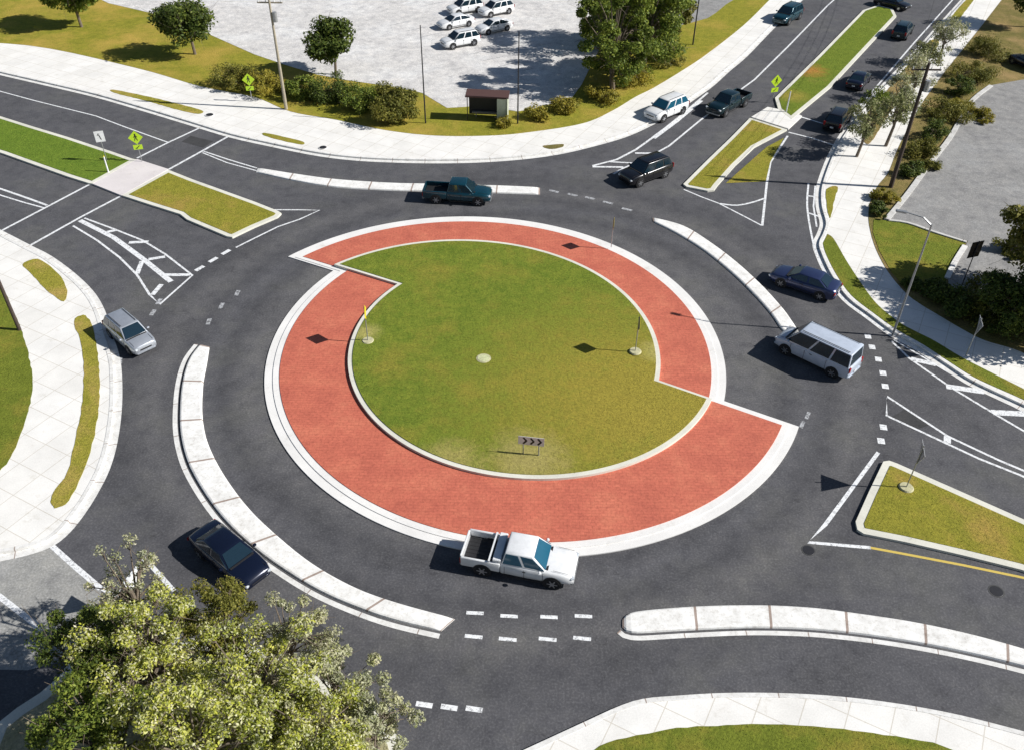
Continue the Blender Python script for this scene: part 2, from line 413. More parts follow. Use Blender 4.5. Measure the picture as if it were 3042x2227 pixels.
# grass on the verges
G = 0.02
def turf(pts, m=GRASS, sm=4, z=KZ + G, closed=True, nm='grass_verge'):
    p = P(pts, z, sm, closed); g = random.Random(len(pts) * 7 + int(pts[0][0]))
    q = []
    for i, a in enumerate(p):
        b = p[(i + 1) % len(p)]; k = max(1, min(12, int((b - a).length / .35)))
        for u in range(k):
            c = a.lerp(b, u / k); q.append(c + Vector((g.uniform(-.035, .035), g.uniform(-.035, .035), 0)))
    return slab_poly(nm, q, z, z - 0.1, m)
turf([(250, 198), (330, 214), (400, 231), (446, 244), (436, 251), (390, 242), (320, 222), (252, 205)], TAN)
turf([(584, 293), (625, 302), (668, 313), (664, 319), (620, 310), (582, 299)], GRASSD)
turf([(1196, 322), (1220, 319), (1242, 318), (1238, 325), (1212, 329)], SOIL)
# ground behind the north-west pavement
NWG = [(-200, 90), (60, 100), (300, 150), (440, 190), (560, 214), (640, 246), (740, 264), (850, 287), (960, 299), (1080, 299), (1170, 291), (1285, 272), (1350, 244), (1400, 214), (1440, 194), (1500, 158), (1560, 118), (1640, 55), (1694, 2)]
nwg = P(NWG, KZ + G, 5)
nwg = nwg + [ext(nwg[-4], nwg[-1], 60), Vector((90, 295, 0)), Vector((-155, 295, 0)), Vector((-155, 140, 0))]
slab_poly('grass_verge', nwg, KZ + G, 0.02, VERGE)
slab_poly('parking_lot', P([(560, 120), (700, 165), (820, 185), (930, 205), (985, 238), (1060, 232), (1140, 246), (1200, 232), (1262, 214), (1300, 150), (1345, 60), (1390, -40), ('w', 10, 200), ('w', -100, 200), (100, -60), (380, 40)], KZ + 0.04, 2), KZ + 0.04, 0.02, LOT)
slab_poly('driveway', P([(1480, 60), (1560, 40), (1600, 10), (1700, -60), (1560, -60), (1480, 20), (1440, 30), (1420, 60), (1450, 78)], KZ + 0.04, 2), KZ + 0.04, 0.03, LOT2)
# grass on the east verge
turf([(1822, 417), (1846, 412), (1838, 445), (1833, 470), (1828, 480), (1822, 450)], GRASSD)
a = [(1824, 516), (1838, 527), (1864, 572), (1894, 618), (1932, 669), (1982, 710), (2020, 731), (2060, 751), (2118, 786), (2176, 816), (2252, 854), (2330, 895)]
b = [(2330, 917), (2252, 878), (2150, 832), (2090, 795), (2035, 759), (1975, 725), (1926, 690), (1876, 650), (1842, 602), (1820, 558), (1814, 536)]
slab_poly('grass_verge', P(a, KZ + G, 4) + P(b, KZ + G, 4), KZ + G, 0.03, GRASS)
EW = [(2360, 830), (2251, 775), (2171, 750), (2121, 725), (2070, 695), (2027, 669), (1995, 644), (1957, 598), (1932, 552), (1919, 512), (1914, 477), (1918, 446), (1934, 411), (1958, 380), (1978, 330), (2003, 280), (2030, 232), (2068, 178), (2115, 118), (2160, 62), (2205, 4)]
ew = P(EW, KZ + G, 5)
ew = ew + [ext(ew[-4], ew[-1], 60), Vector((145, 185, 0)), Vector((145, 30, 0)), Vector((60, 42, 0))]
slab_poly('grass_verge', ew, KZ + G, 0.03, SOIL)
slab_poly('lawn', P([(1926, 484), (1962, 487), (2002, 492), (2058, 511), (2130, 533), (2105, 575), (2086, 612), (2084, 634), (2030, 632), (2000, 640), (1965, 600), (1938, 552), (1924, 512)], KZ + 0.045), KZ + 0.045, 0.03, GRASS)
slab_poly('grey_lot', P([(1957, 482), (2000, 428), (2030, 387), (2062, 345), (2095, 302), (2120, 258), (2145, 219), (2185, 188), (2300, 168), (2420, 230), (2420, 620), (2250, 640), (2210, 660), (2092, 640), (2090, 612), (2110, 575), (2134, 531), (2060, 509), (2004, 490)], KZ + 0.055, 0), KZ + 0.055, 0.03, LOT2)
ribbon('kerb', P([(1955, 483), (2000, 428), (2030, 387), (2062, 345), (2095, 302), (2120, 258), (2145, 219), (2185, 188)], 0.3, 3), -0.22, 0.22, 0.3, KERBY, 0.03)
ribbon('kerb', P([(1958, 484), (2002, 490), (2060, 510), (2131, 532)], 0.3, 3), -0.13, 0.13, 0.28, KERBY, 0.03)
ribbon('kerb', P([(2128, 540), (2106, 575), (2088, 612)], 0.3, 3), -0.2, 0.2, 0.29, KERB, 0.03)
ptch = [[(1905, 262), (1935, 222), (1968, 205), (1972, 230), (1945, 262), (1928, 290), (1905, 292)], [(1975, 175), (2010, 135), (2050, 90), (2070, 95), (2040, 140), (1998, 190), (1978, 195)], [(2096, 40), (2130, 0), (2150, -6), (2120, 35), (2100, 60)]]
for q in ptch: turf(q, GRASSD, 4)
# south-west corner
turf([(5, 636), (25, 675), (45, 722), (58, 760), (66, 797), (71, 830), (70, 868), (62, 905), (50, 942), (28, 997), (5, 1030), (-60, 1080), (-160, 1000), (-200, 800), (-120, 650), (-50, 600)], GRASS, 4, nm='lawn')
turf([(50, 583), (83, 571), (121, 596), (146, 631), (141, 664), (108, 644), (72, 606)], TAN)
turf([(163, 708), (176, 747), (184, 797), (184, 850), (180, 895), (166, 967), (148, 1040), (118, 1084), (113, 1108), (124, 1118), (151, 1102), (182, 1042), (206, 967), (218, 891), (219, 816), (212, 759), (201, 712), (184, 694)], TAN)
# beyond the bottom kerb
turf([(1300, 1660), (1450, 1610), (1620, 1596), (1760, 1598), (1900, 1612), (2100, 1650), (2200, 1760), (1400, 1760)], GRASS)

# ------------------------------------------------------------------ central island
CU, RU = Vector((-3.6, 46.95, 0)), 16.8
CL, RL = Vector((1.43, 46.83, 0)), 16.75
LA, LB = at(645, 562), at(872, 632)
RA, RB = at(1443, 843), at(1768, 955)
def line_circle(a, b, off, c, r, side):
    t = (b - a).normalized(); n_ = Vector((-t.y, t.x, 0)); a = a + n_ * off
    f = a - c; bq = f.dot(t); cq = f.length_squared - r * r
    s = math.sqrt(bq * bq - cq)
    pts = [a + t * (-bq - s), a + t * (-bq + s)]
    return min(pts, key=lambda p: p.x) if side < 0 else max(pts, key=lambda p: p.x)
def island_path(ru, rl, lo, ro, cu=CU, cl=CL, n=96):
    """counter-clockwise outline stepped along the two cross lines"""
    l_u = line_circle(LA, LB, lo, cu, ru, -1); r_u = line_circle(RA, RB, ro, cu, ru, 1)
    l_l = line_circle(LA, LB, lo, cl, rl, -1); r_l = line_circle(RA, RB, ro, cl, rl, 1)
    ang = lambda p, c: math.atan2(p.y - c.y, p.x - c.x)
    a0, a1 = ang(r_u, cu), ang(l_u, cu)
    if a1 < a0: a1 += 2 * math.pi
    up = [cu + Vector((math.cos(t), math.sin(t), 0)) * ru for t in np.linspace(a0, a1, n)]
    b0, b1 = ang(l_l, cl), ang(r_l, cl)
    if b0 < 0: b0 += 2 * math.pi
    if b1 < b0: b1 += 2 * math.pi
    lw = [cl + Vector((math.cos(t), math.sin(t), 0)) * rl for t in np.linspace(b0, b1, n)]
    return up + lw
CUI, RUI = Vector((-3.97, 46.75, 0)), 13.65
CLI, RLI = Vector((1.38, 46.80, 0)), 12.13
slab_poly('island_kerb', island_path(RU + 0.95, RL + 0.95, -0.45, 0.45), 0.07, -0.03, KPLATE)
slab_poly('island_kerb', island_path(RU + 0.42, RL + 0.42, -0.3, 0.3), 0.11, 0.0, KPLATE)
slab_poly('red_apron', island_path(RU, RL, 0.02, -0.02), 0.145, 0.0, RED)
slab_poly('island_kerb', island_path(RUI + 0.17, RLI + 0.17, 0.0, 0.0, CUI, CLI), 0.31, 0.05, KPLATEY)
# lawn: a low mound inside the inner kerb
path = island_path(RUI - 0.13, RLI - 0.13, 0.22, -0.22, CUI, CLI)
def mound(path, z0, hgt, m, nm, rings=26):
    c = Vector((-1.2, 46.8, 0)); bm = bmesh.new(); prev = None
    for k in range(rings):
        f = 1 - k / rings
        z = z0 + hgt * (1 - f * f)
        cur = [bm.verts.new((c.x + (p.x - c.x) * f, c.y + (p.y - c.y) * f, z + (random.uniform(-.02, .02) if k else 0))) for p in path]
        if prev:
            for i in range(len(path)):
                j = (i + 1) % len(path); bm.faces.new((prev[i], prev[j], cur[j], cur[i]))
        prev = cur
    v = bm.verts.new((c.x, c.y, z0 + hgt))
    for i in range(len(path)): bm.faces.new((prev[i], prev[(i + 1) % len(path)], v))
    o = link(nm, bm, m, smooth=True); o['kind'] = 'structure'
slab_poly('lawn', path, 0.35, 0.05, LAWN)

# ------------------------------------------------------------------ raised white lane dividers
def divider(inner, outer, gutter=None, z=0.13, sm=5):
    a, b = P(inner, z, sm), P(outer, z, sm)
    n_ = 80
    def resample(p):
        s = [0.0]
        for i in range(1, len(p)): s.append(s[-1] + (p[i] - p[i - 1]).length)
        xs = np.interp(np.linspace(0, s[-1], n_), s, [q.x for q in p]); ys = np.interp(np.linspace(0, s[-1], n_), s, [q.y for q in p])
        return [Vector((x, y, z)) for x, y in zip(xs, ys)], s[-1]
    a, la = resample(a); b, lb = resample(b)
    bm = bmesh.new(); uvl = bm.loops.layers.uv.new('UVMap')
    rows = []
    for i in range(n_):
        t = (b[i] - a[i]) ; wd = t.length; t.normalize(); e = min(0.12, wd * 0.3)
        u = la * i / (n_ - 1)
        k = min(1, 0.35 + min(i, n_ - 1 - i) / 2.0)
        pr = [(a[i], 0.0), (a[i] + t * e * 0.3, z * 0.75 * k), (a[i] + t * e, z * k), (b[i] - t * e, z * k), (b[i] - t * e * 0.3, z * 0.75 * k), (b[i], 0.0)]
        rows.append(([bm.verts.new((p.x, p.y, zz)) for p, zz in pr], u))
    for (r0, u0), (r1, u1) in zip(rows, rows[1:]):
        for k in range(5):
            f = bm.faces.new((r0[k], r1[k], r1[k + 1], r0[k + 1]))
            for l, u in zip(f.loops, ((u0, k), (u1, k), (u1, k + 1), (u0, k + 1))): l[uvl].uv = u
    for r, u in (rows[0], rows[-1]):
        f = bm.faces.new(r)
        for l in f.loops: l[uvl].uv = (0.5, 0)
    o = link('lane_divider', bm, DIVC); o['kind'] = 'structure'
    if gutter:
        ribbon('gutter', b, *gutter, 0.012, KERB)
divider([(461, 762), (455, 800), (447, 844), (445, 906), (453, 959), (473, 1008), (505, 1061), (551, 1120), (613, 1179), (690, 1240), (781, 1291), (874, 1325), (1003, 1360)],
        [(440, 757), (416, 790), (402, 835), (396, 890), (397, 950), (411, 1010), (439, 1066), (484, 1130), (537, 1184), (605, 1238), (702, 1298), (802, 1341), (880, 1366), (972, 1387)], (-0.14, -0.42))
divider([(1372, 1360), (1400, 1345), (1505, 1335), (1600, 1331), (1700, 1331), (1800, 1337), (1900, 1350), (2000, 1365), (2100, 1385), (2200, 1410), (2330, 1448)],
        [(1372, 1380), (1398, 1391), (1500, 1386), (1640, 1380), (1760, 1382), (1860, 1390), (1960, 1403), (2060, 1420), (2160, 1441), (2257, 1465), (2330, 1485)], (-0.14, -0.4))
divider([(1190, 412), (1100, 408), (950, 404), (860, 402), (740, 394), (650, 382), (568, 369)],
        [(1190, 427), (1100, 424), (950, 420), (860, 418), (740, 411), (650, 397), (564, 378)])
divider([(1440, 487), (1490, 512), (1550, 549), (1610, 597), (1660, 645), (1700, 690), (1722, 722), (1738, 735)],
        [(1438, 478), (1505, 496), (1562, 530), (1622, 575), (1680, 628), (1727, 680), (1745, 705), (1757, 722)])

# ------------------------------------------------------------------ medians
def median(pts, grass_in=0.35, m=GRASS, z=0.16, sm=0, kerb=KPLATEY, skip=None):
    p = P(pts, z, sm, True) if sm else P(pts, z)
    area = sum(p[i].x * p[(i + 1) % len(p)].y - p[(i + 1) % len(p)].x * p[i].y for i in range(len(p)))
    slab_poly('median_kerb', p, z, -0.03, kerb)
    # inset outline by true edge offset
    s = 1 if area > 0 else -1; q = []; L = len(p)
    for i in range(L):
        a, b, c = p[i - 1], p[i], p[(i + 1) % L]
        t0 = Vector((b.x - a.x, b.y - a.y)).normalized(); t1 = Vector((c.x - b.x, c.y - b.y)).normalized()
        n0 = Vector((-t0.y, t0.x)) * s; n1 = Vector((-t1.y, t1.x)) * s
        k = (n0 + n1); k = k / max(0.35, k.length_squared / 2)
        q.append(Vector((b.x + k.x * grass_in, b.y + k.y * grass_in, z)))
    slab_poly('median_grass', q, z + 0.025, 0.0, m)
median([('w', *(at(-260, 186).xy)), (5, 258), (75, 280), (151, 303), (251, 336), (291, 350), (300, 352), (204, 405), (196, 404), (151, 390), (75, 363), (5, 338), ('w', *(at(-260, 262).xy))], 0.42, GRASSG)
slab_poly('median_kerb', P([(203, 405), (302, 351), (371, 373), (268, 431)], 0.15), 0.15, -0.02, mat_concrete('pinkish_concrete', .6, .72, 0, True, (1, .93, .92)))
median([(372, 375), (425, 396), (478, 415), (564, 446), (612, 465), (620, 470), (612, 478), (560, 500), (512, 523), (500, 521), (412, 484), (397, 472), (330, 451), (269, 431)], 0.4, GRASSD)
median([(1947, 1016), (1960, 1014), (1977, 1020), (2095, 1072), (2251, 1141), (2450, 1232), (2450, 1318), (2251, 1254), (2121, 1222), (1995, 1193), (1904, 1175), (1890, 1166), (1886, 1148), (1915, 1083)], 0.42, GRASSD)
median([(1653, 260), (1735, 286), (1663, 324), (1621, 364), (1582, 408), (1574, 419), (1560, 421), (1514, 412), (1506, 406), (1560, 352), (1610, 304)], 0.38, GRASSD)
slab_poly('median_kerb', P([(1656, 258), (1692, 236), (1752, 248), (1768, 256), (1738, 284)], 0.15), 0.15, -0.02, WALK)
median([(1708, 216), (1806, 121), (1902, 23), (1935, 12), (1968, 20), (1976, 36), (1919, 97), (1831, 192), (1745, 263), (1715, 240)], 0.4, GRASSM)
# grassy painted wedge right of the near median
slab_poly('median_grass', P([(1690, 324), (1728, 304), (1698, 357), (1688, 400), (1600, 404), (1640, 368)], 0.02), 0.02, -0.02, GRASSD)
# planted island under the front trees
median([(560, 1425), (700, 1490), (820, 1560), (880, 1625), (900, 1700), (880, 1820), (300, 1840), (-60, 1720), (-10, 1596), (38, 1558), (88, 1526), (131, 1489), (152, 1455), (330, 1392)], 0.55, MULCH, 0.16, 0)

slab_poly('side_street', P([(-80, 1217), (60, 1206), (106, 1192), (118, 1197), (225, 1296), (200, 1390), (150, 1452), (60, 1476), (-80, 1472)], 0.004), 0.004, -0.03, PALEASPH)

# ------------------------------------------------------------------ painted lines
lines = {}
def paint(pts, wd=0.16, m=WHITE, sm=0):
    lines.setdefault(m.name, (m, []))[1].append((P(pts, 0.006, sm), wd))
def dash(x, y, dx, dy, ln=0.9, wd=0.3, m=WHITE):
    c = at(x, y); t = (at(x + dx, y + dy) - c).normalized() * ln / 2
    lines.setdefault(m.name, (m, []))[1].append(([c - t, c + t], wd))
# west leg crossing
paint([(3, 509), (106, 455), (201, 405)], 0.22); paint([(302, 349), (372, 314), (445, 280)], 0.22)
paint([(58, 546), (176, 480), (267, 432)], 0.22); paint([(372, 374), (448, 332), (516, 294)], 0.24)
paint([(-90, 175), (5, 203), (75, 222), (211, 256), (277, 281), (372, 315)], 0.15)
paint([(449, 334), (503, 352), (566, 371)], 0.16); paint([(446, 337), (500, 359), (566, 377)], 0.14)
paint([(-60, 398), (5, 418), (60, 437), (104, 453)], 0.22); paint([(-60, 412), (5, 432), (50, 446), (98, 459)], 0.16)
paint([(161, 498), (214, 530), (264, 568), (302, 606), (330, 650), (352, 671), (424, 607), (365, 561), (314, 530), (251, 505), (186, 481)], 0.17)
paint([(176, 486), (251, 524), (314, 570), (377, 621)], 0.42)
for q in ([(284, 535), (327, 533)], [(327, 572), (364, 566)], [(362, 606), (419, 606)], [(302, 604), (313, 576)], [(336, 650), (356, 627)], [(236, 512), (257, 507)]): paint(q, 0.36)
paint([(600, 463), (655, 463), (704, 464), (660, 484), (613, 500), (560, 526), (520, 546)], 0.16)
for x, y in ((498, 556), (470, 573), (440, 592)): dash(x, y, -30, 17, 0.8, 0.35)
for x, y, dx, dy in ((523, 646, -10, 20), (488, 674, -10, 20), (460, 709, -7, 20), (337, 689, -14, 20), (350, 665, -14, 20), (264, 795, -2, 20), (257, 822, 0, 20)): dash(x, y, dx, dy, 0.7, 0.3, FADED)
# circulating dashes at the bottom
for i, x in enumerate((1047, 1122, 1210, 1286)):
    dash(x, 1350 + (7, 7, 9, 7)[i] * (i > 0), 20, 1, 0.85, 0.2); dash(x - 3, 1402 + (0, 6, 6, 4)[i], 20, 2, 0.85, 0.2)
for x, y in ((935, 1552), (990, 1558), (1045, 1562)): dash(x, y, 20, 3, 0.75, 0.25)
for x, y in ((1221, 422), (1262, 430), (1300, 437), (1340, 447), (1382, 462)): dash(x, y, 20, 5, 0.9, 0.3, FADED)
for x, y in ((1768, 935), (1780, 915)): dash(x, y, 8, -20, 0.7, 0.22, FADED)
# north-east leg
paint([(1905, -60), (1824, 13), (1739, 101), (1663, 176), (1600, 222), (1543, 266), (1475, 322), (1422, 351), (1374, 371), (1352, 384)], 0.2)
paint([(1560, 205), (1500, 256), (1455, 292), (1402, 330), (1360, 352), (1306, 366)], 0.24)
paint([(1545, 222), (1490, 268), (1440, 305)], 0.5); paint([(1306, 368), (1374, 369)], 0.3); paint([(1400, 338), (1436, 338)], 0.3); paint([(1345, 357), (1400, 360)], 0.22)
paint([(1736, 300), (1698, 358), (1690, 405), (1680, 498)], 0.2)
paint([(1507, 418), (1545, 434), (1585, 449), (1632, 473), (1678, 497)], 0.15); paint([(1585, 449), (1623, 453), (1660, 446), (1684, 438)], 0.2, sm=4)
paint([(2100, 0), (2012, 98), (1924, 201), (1869, 264)], 0.18)
paint([(1768, 259), (1814, 273), (1866, 290)], 0.22); paint([(1738, 292), (1790, 305), (1836, 320)], 0.22)
paint([(1782, 405), (1779, 455), (1789, 520), (1801, 562), (1822, 606), (1852, 650), (1900, 693), (1950, 728)], 0.16, sm=4)
paint([(1797, 410), (1793, 455), (1800, 500)], 0.14); paint([(1783, 470), (1812, 480)], 0.2); paint([(1781, 432), (1808, 436)], 0.2)
# south-east leg
for x, y in ((1913, 742), (1922, 765), (1936, 792), (1946, 822), (1951, 851), (1947, 941), (1942, 971)): dash(x, y, 4, 20, 0.5, 0.42)
paint([(2251, 1034), (2203, 1014), (2088, 960), (1955, 873), (1954, 915), (2085, 976), (2158, 1010), (2251, 1047), (2330, 1085)], 0.17); paint([(2251, 1034), (2330, 1072)], 0.17)
paint([(2080, 966), (2096, 970)], 0.6)
paint([(1965, 752), (2005, 790), (2095, 853), (2208, 921), (2330, 992)], 0.17); paint([(1970, 749), (2040, 790), (2110, 832), (2190, 872), (2330, 945)], 0.15)
paint([(2008, 791), (2062, 803)], 0.45); paint([(2085, 851), (2168, 863)], 0.5); paint([(2186, 908), (2262, 912)], 0.5)
paint([(1936, 996), (1819, 1155), (1781, 1194), (1919, 1206)], 0.22)
paint([(1919, 1206), (1995, 1220), (2121, 1244), (2251, 1271), (2340, 1292)], 0.16, YELLOW)
# stall lines of the pale lot, on its surface
stall = []
for k in range(9):
    for (x0, y0) in ((930, 18), (860, 60)):
        c = at(x0 + 34 * k, y0 + 13 * k, 0); stall.append(([c, at(x0 + 34 * k + 46, y0 + 13 * k - 10, 0)], .11))
# south leg
paint([(110, 1198), (160, 1243), (222, 1296)], 0.28); paint([(-30, 1290), (5, 1318), (50, 1353), (96, 1390)], 0.28)
paint([(318, 1228), (350, 1264), (384, 1302)], 0.24); paint([(318, 1228), (270, 1290), (236, 1330)], 0.2); paint([(226, 1296), (262, 1316)], 0.24)
for nm, (m, ls) in lines.items():
    bm = bmesh.new(); uvl = bm.loops.layers.uv.new('UVMap')
    for k, (p, wd) in enumerate(ls):
        for q in p: q.z = 0
        zz = 0.006 + 0.0009 * (k % 9)
        # mitred line so corners stay sharp
        add_ribbon(bm, uvl, p, wd / 2, -wd / 2, zz)
    o = link('road_markings', bm, m); o['kind'] = 'structure'

bm = bmesh.new(); uvl = bm.loops.layers.uv.new('UVMap')
for p, wd in stall: add_ribbon(bm, uvl, p, wd / 2, -wd / 2, KZ + 0.046)
link('road_markings', bm, FADED)['kind'] = 'structure'
PATCH = mat_asphalt('patched_asphalt', 0.048, 0.06, (1, .99, 1.05))
for q in ([(640, 1395), (700, 1372), (760, 1410), (700, 1436)], [(420, 300), (470, 312), (448, 326), (400, 313)], [(1995, 900), (2050, 935), (2015, 948), (1966, 918)]):
    slab_poly('road_patch', P(q, 0.003), 0.003, -0.02, PATCH)

# ------------------------------------------------------------------ vehicles
def ring_section(w_, zb, zt, crown=0.04):
    zm = zb + (zt - zb) * 0.5
    half = [(w_ * 0.9, zb), (w_ * 0.985, zb + 0.1), (w_, zm), (w_ * 0.975, zt - 0.09), (w_ * 0.9, zt - 0.015), (w_ * 0.5, zt + crown * 0.7)]
    return half + [(0, zt + crown)] + [(-y, z) for y, z in reversed(half)]
def loft(bm, st):
    rings = []
    for x, w_, zb, zt in st:
        rings.append([bm.verts.new((x, y, z)) for y, z in ring_section(w_, zb, zt)])
    n_ = len(rings[0])
    for a, b in zip(rings, rings[1:]):
        for k in range(n_): bm.faces.new((a[k], a[(k + 1) % n_], b[(k + 1) % n_], b[k]))
    bm.faces.new(rings[0]); bm.faces.new(rings[-1])
    return rings
def quad_panel(bm, pts, inset, push, mi=0):
    """thin raised pane on a quad: inset towards its centre, pushed along its normal"""
    p = [Vector(q) for q in pts]; c = sum(p, Vector()) / len(p)
    nrm = (p[1] - p[0]).cross(p[2] - p[0]).normalized()
    q = []
    for v in p:
        d = c - v; q.append(v + d * min(1, inset / d.length) + nrm * push)
    f = [bm.verts.new(v) for v in q]; g = [bm.verts.new(v - nrm * (push + 0.02)) for v in q]
    bm.faces.new(f).material_index = mi
    for i in range(len(q)): bm.faces.new((f[i], g[i], g[(i + 1) % len(q)], f[(i + 1) % len(q)])).material_index = mi
    return q
SPEC = {
 'sedan': dict(L=4.75, W=1.84, H=1.46, st=[(-2.37, .66, .42, .72), (-2.33, .8, .3, .93), (-2.15, .87, .22, 1.02), (-1.6, .91, .2, 1.04), (-.8, .92, .2, .98), (0, .92, .2, .96), (.8, .92, .2, .96), (1.35, .91, .2, .92), (1.95, .88, .22, .84), (2.28, .78, .28, .72), (2.37, .6, .4, .6)],
   base=(-1.85, 1.1, .83, .97), roof=(-1.05, .32, .64, 1.45), wheels=(-1.42, 1.4), wr=.33),
 'suv': dict(L=4.7, W=1.9, H=1.75, st=[(-2.35, .7, .45, .85), (-2.31, .86, .35, 1.08), (-2.1, .92, .3, 1.12), (-1.2, .95, .28, 1.1), (0, .95, .28, 1.07), (.9, .95, .28, 1.06), (1.4, .94, .28, 1.04), (2.0, .9, .3, .98), (2.27, .82, .35, .88), (2.35, .64, .45, .7)],
   base=(-2.22, 1.2, .88, 1.08), roof=(-1.85, .45, .7, 1.74), wheels=(-1.4, 1.42), wr=.37),
 'van': dict(L=5.4, W=2.0, H=2.2, st=[(-2.7, .88, .45, 1.1), (-2.66, .95, .38, 1.2), (-2.4, .99, .32, 1.22), (-1.2, 1.0, .3, 1.2), (.8, 1.0, .3, 1.18), (1.5, .99, .3, 1.16), (2.1, .95, .32, 1.1), (2.55, .88, .36, .98), (2.7, .7, .45, .8)],
   base=(-2.6, 1.95, .95, 1.19), roof=(-2.52, 1.15, .84, 2.18), wheels=(-1.65, 1.75), wr=.38),
 'pickup': dict(L=5.75, W=1.98, H=1.85, st=[(-.82, .94, .42, 1.12), (-.75, .97, .4, 1.16), (.6, .98, .38, 1.15), (1.5, .97, .38, 1.14), (2.2, .96, .4, 1.1), (2.7, .9, .42, 1.02), (2.88, .78, .48, .86)],
   base=(-.78, 1.5, .9, 1.14), roof=(-.62, .78, .72, 1.84), wheels=(-1.75, 1.85), wr=.4),
}
def make_vehicle(kind, name, label, cat, paint_m, rear, front, group=None, glass=GLASS, dz=0.0, z=0.0, bed=False, scale=1.0, load=False):
    S_ = SPEC[kind]; a, b = at(*rear, z), at(*front, z); d = b - a
    c = (a + b) / 2
    t = empty(name, (c.x, c.y, z + 0.0), math.atan2(d.y, d.x), label, cat, group)
    t.scale = (scale,) * 3
    bm = bmesh.new(); loft(bm, S_['st'])
    if kind == 'pickup':                          # open cargo box behind the cab
        box(bm, (-1.85, 0, .62), (1.98, 1.9, .2)); 
        for s in (-1, 1): box(bm, (-1.85, s * .92, .88), (2.02, .12, .56), bev=.02)
    body = link('body', bm, paint_m, t, smooth=True)
    md = body.modifiers.new('bev', 'BEVEL'); md.width = 0.02; md.segments = 2; md.limit_method = 'ANGLE'; md.angle_limit = R(40)
    # cabin
    x0, x1, wb, zb = S_['base']; r0, r1, wr_, zr = S_['roof']
    B = [Vector((x0, -wb, zb)), Vector((x1, -wb, zb)), Vector((x1, wb, zb)), Vector((x0, wb, zb))]
    T = [Vector((r0, -wr_, zr - .03)), Vector((r1, -wr_, zr - .03)), Vector((r1, wr_, zr - .03)), Vector((r0, wr_, zr - .03))]
    bm = bmesh.new()
    lo = [bm.verts.new(v - Vector((0, 0, .06))) for v in B]; hi = [bm.verts.new(v) for v in T]
    top = [bm.verts.new((v.x * .0 + (v.x - (r0 + r1) / 2) * .8 + (r0 + r1) / 2, v.y * .75, zr + .01)) for v in T]
    for k in range(4):
        j = (k + 1) % 4
        bm.faces.new((lo[k], lo[j], hi[j], hi[k])); bm.faces.new((hi[k], hi[j], top[j], top[k]))
    bm.faces.new(top)
    cab = link('roof', bm, paint_m, t, smooth=True)
    md = cab.modifiers.new('bev', 'BEVEL'); md.width = 0.05; md.segments = 3; md.limit_method = 'ANGLE'; md.angle_limit = R(25)
    # glass
    def pane(nm, quad, inset, m=glass):
        bm = bmesh.new(); quad_panel(bm, quad, inset, 0.012); link(nm, bm, m, t)
    pane('windscreen', [B[1], B[2], T[2], T[1]], .12)
    pane('rear_window', [B[3], B[0], T[0], T[3]], .16)
    xm = (x0 + x1) / 2 - (.0 if kind != 'van' else -.55)
    for s in (-1, 1):
        i = (0, 1) if s < 0 else (3, 2)
        bb, tt = (B[i[0]], B[i[1]]), (T[i[0]], T[i[1]])
        def at_b(f): return bb[0].lerp(bb[1], f)
        def at_t(f): return tt[0].lerp(tt[1], f)
        cuts = [(.0, .5), (.5, 1.)] if kind in ('sedan', 'pickup') else [(.0, .3), (.3, .62), (.62, 1.)]
        for f0, f1 in cuts:
            q = [at_b(f0), at_b(f1), at_t(f1), at_t(f0)]
            if s > 0: q = q[::-1]
            pane('side_window', q, .08)
    if kind == 'pickup':
        bm = bmesh.new(); box(bm, (-2.87, 0, .88), (.1, 1.72, .56), bev=.02); link('tailgate', bm, paint_m, t)
        bm = bmesh.new(); box(bm, (-1.85, 0, .735), (1.88, 1.7, .03))
        for k in range(7): box(bm, (-1.85, -.72 + k * .24, .755), (1.86, .06, .02))
        link('cargo_bed', bm, BLACKP, t)
        if load:
            bm = bmesh.new(); box(bm, (-1.02, 0, 1.2), (.42, 1.84, .36), bev=.03); link('tool_box', bm, paint_m, t)
            bm = bmesh.new()
            for x in (-1.4, ): box(bm, (x, 0, 1.24), (.09, 1.9, .07))
            for s in (-1, 1): box(bm, (-1.4, s * .92, 1.16), (.09, .08, .2))
            link('rack_bar', bm, SIGNW, t)
    # wheels
    wr_w = S_['wr']
    for x in S_['wheels']:
        for s in (-1, 1):
            y = s * (S_['W'] / 2 - .1)
            bm = bmesh.new()
            bmesh.ops.create_cone(bm, cap_ends=True, segments=24, radius1=wr_w + .075, radius2=wr_w + .075, depth=.02)
            bmesh.ops.transform(bm, matrix=Matrix.Translation((x, s * (S_['W'] / 2 - .012), wr_w + .02)) @ Matrix.Rotation(R(90), 4, 'X'), verts=bm.verts)
            link('wheel_arch', bm, BLACKP, t)
            bm = bmesh.new()
            bmesh.ops.create_cone(bm, cap_ends=True, segments=28, radius1=wr_w, radius2=wr_w, depth=.22)
            bmesh.ops.bevel(bm, geom=[e for e in bm.edges if len(e.link_faces) == 2 and abs(e.calc_face_angle(0)) > 1], offset=.03, segments=2, affect='EDGES')
            bmesh.ops.transform(bm, matrix=Matrix.Translation((x, y + s * .01, wr_w)) @ Matrix.Rotation(R(90), 4, 'X'), verts=bm.verts)
            wh = link('wheel', bm, TYRE, t, smooth=False)
            bm = bmesh.new()
            yo = y + s * .125
            bmesh.ops.create_cone(bm, cap_ends=True, segments=24, radius1=wr_w * .3, radius2=wr_w * .3, depth=.02)
            for k in range(6):
                box(bm, (math.cos(k * R(60)) * wr_w * .42, math.sin(k * R(60)) * wr_w * .42, 0), (wr_w * .5, .06, .018), rz=k * R(60))
            bmesh.ops.transform(bm, matrix=Matrix.Translation((x, yo, wr_w)) @ Matrix.Rotation(R(90), 4, 'X'), verts=bm.verts)
            link('rim', bm, RIM, wh)
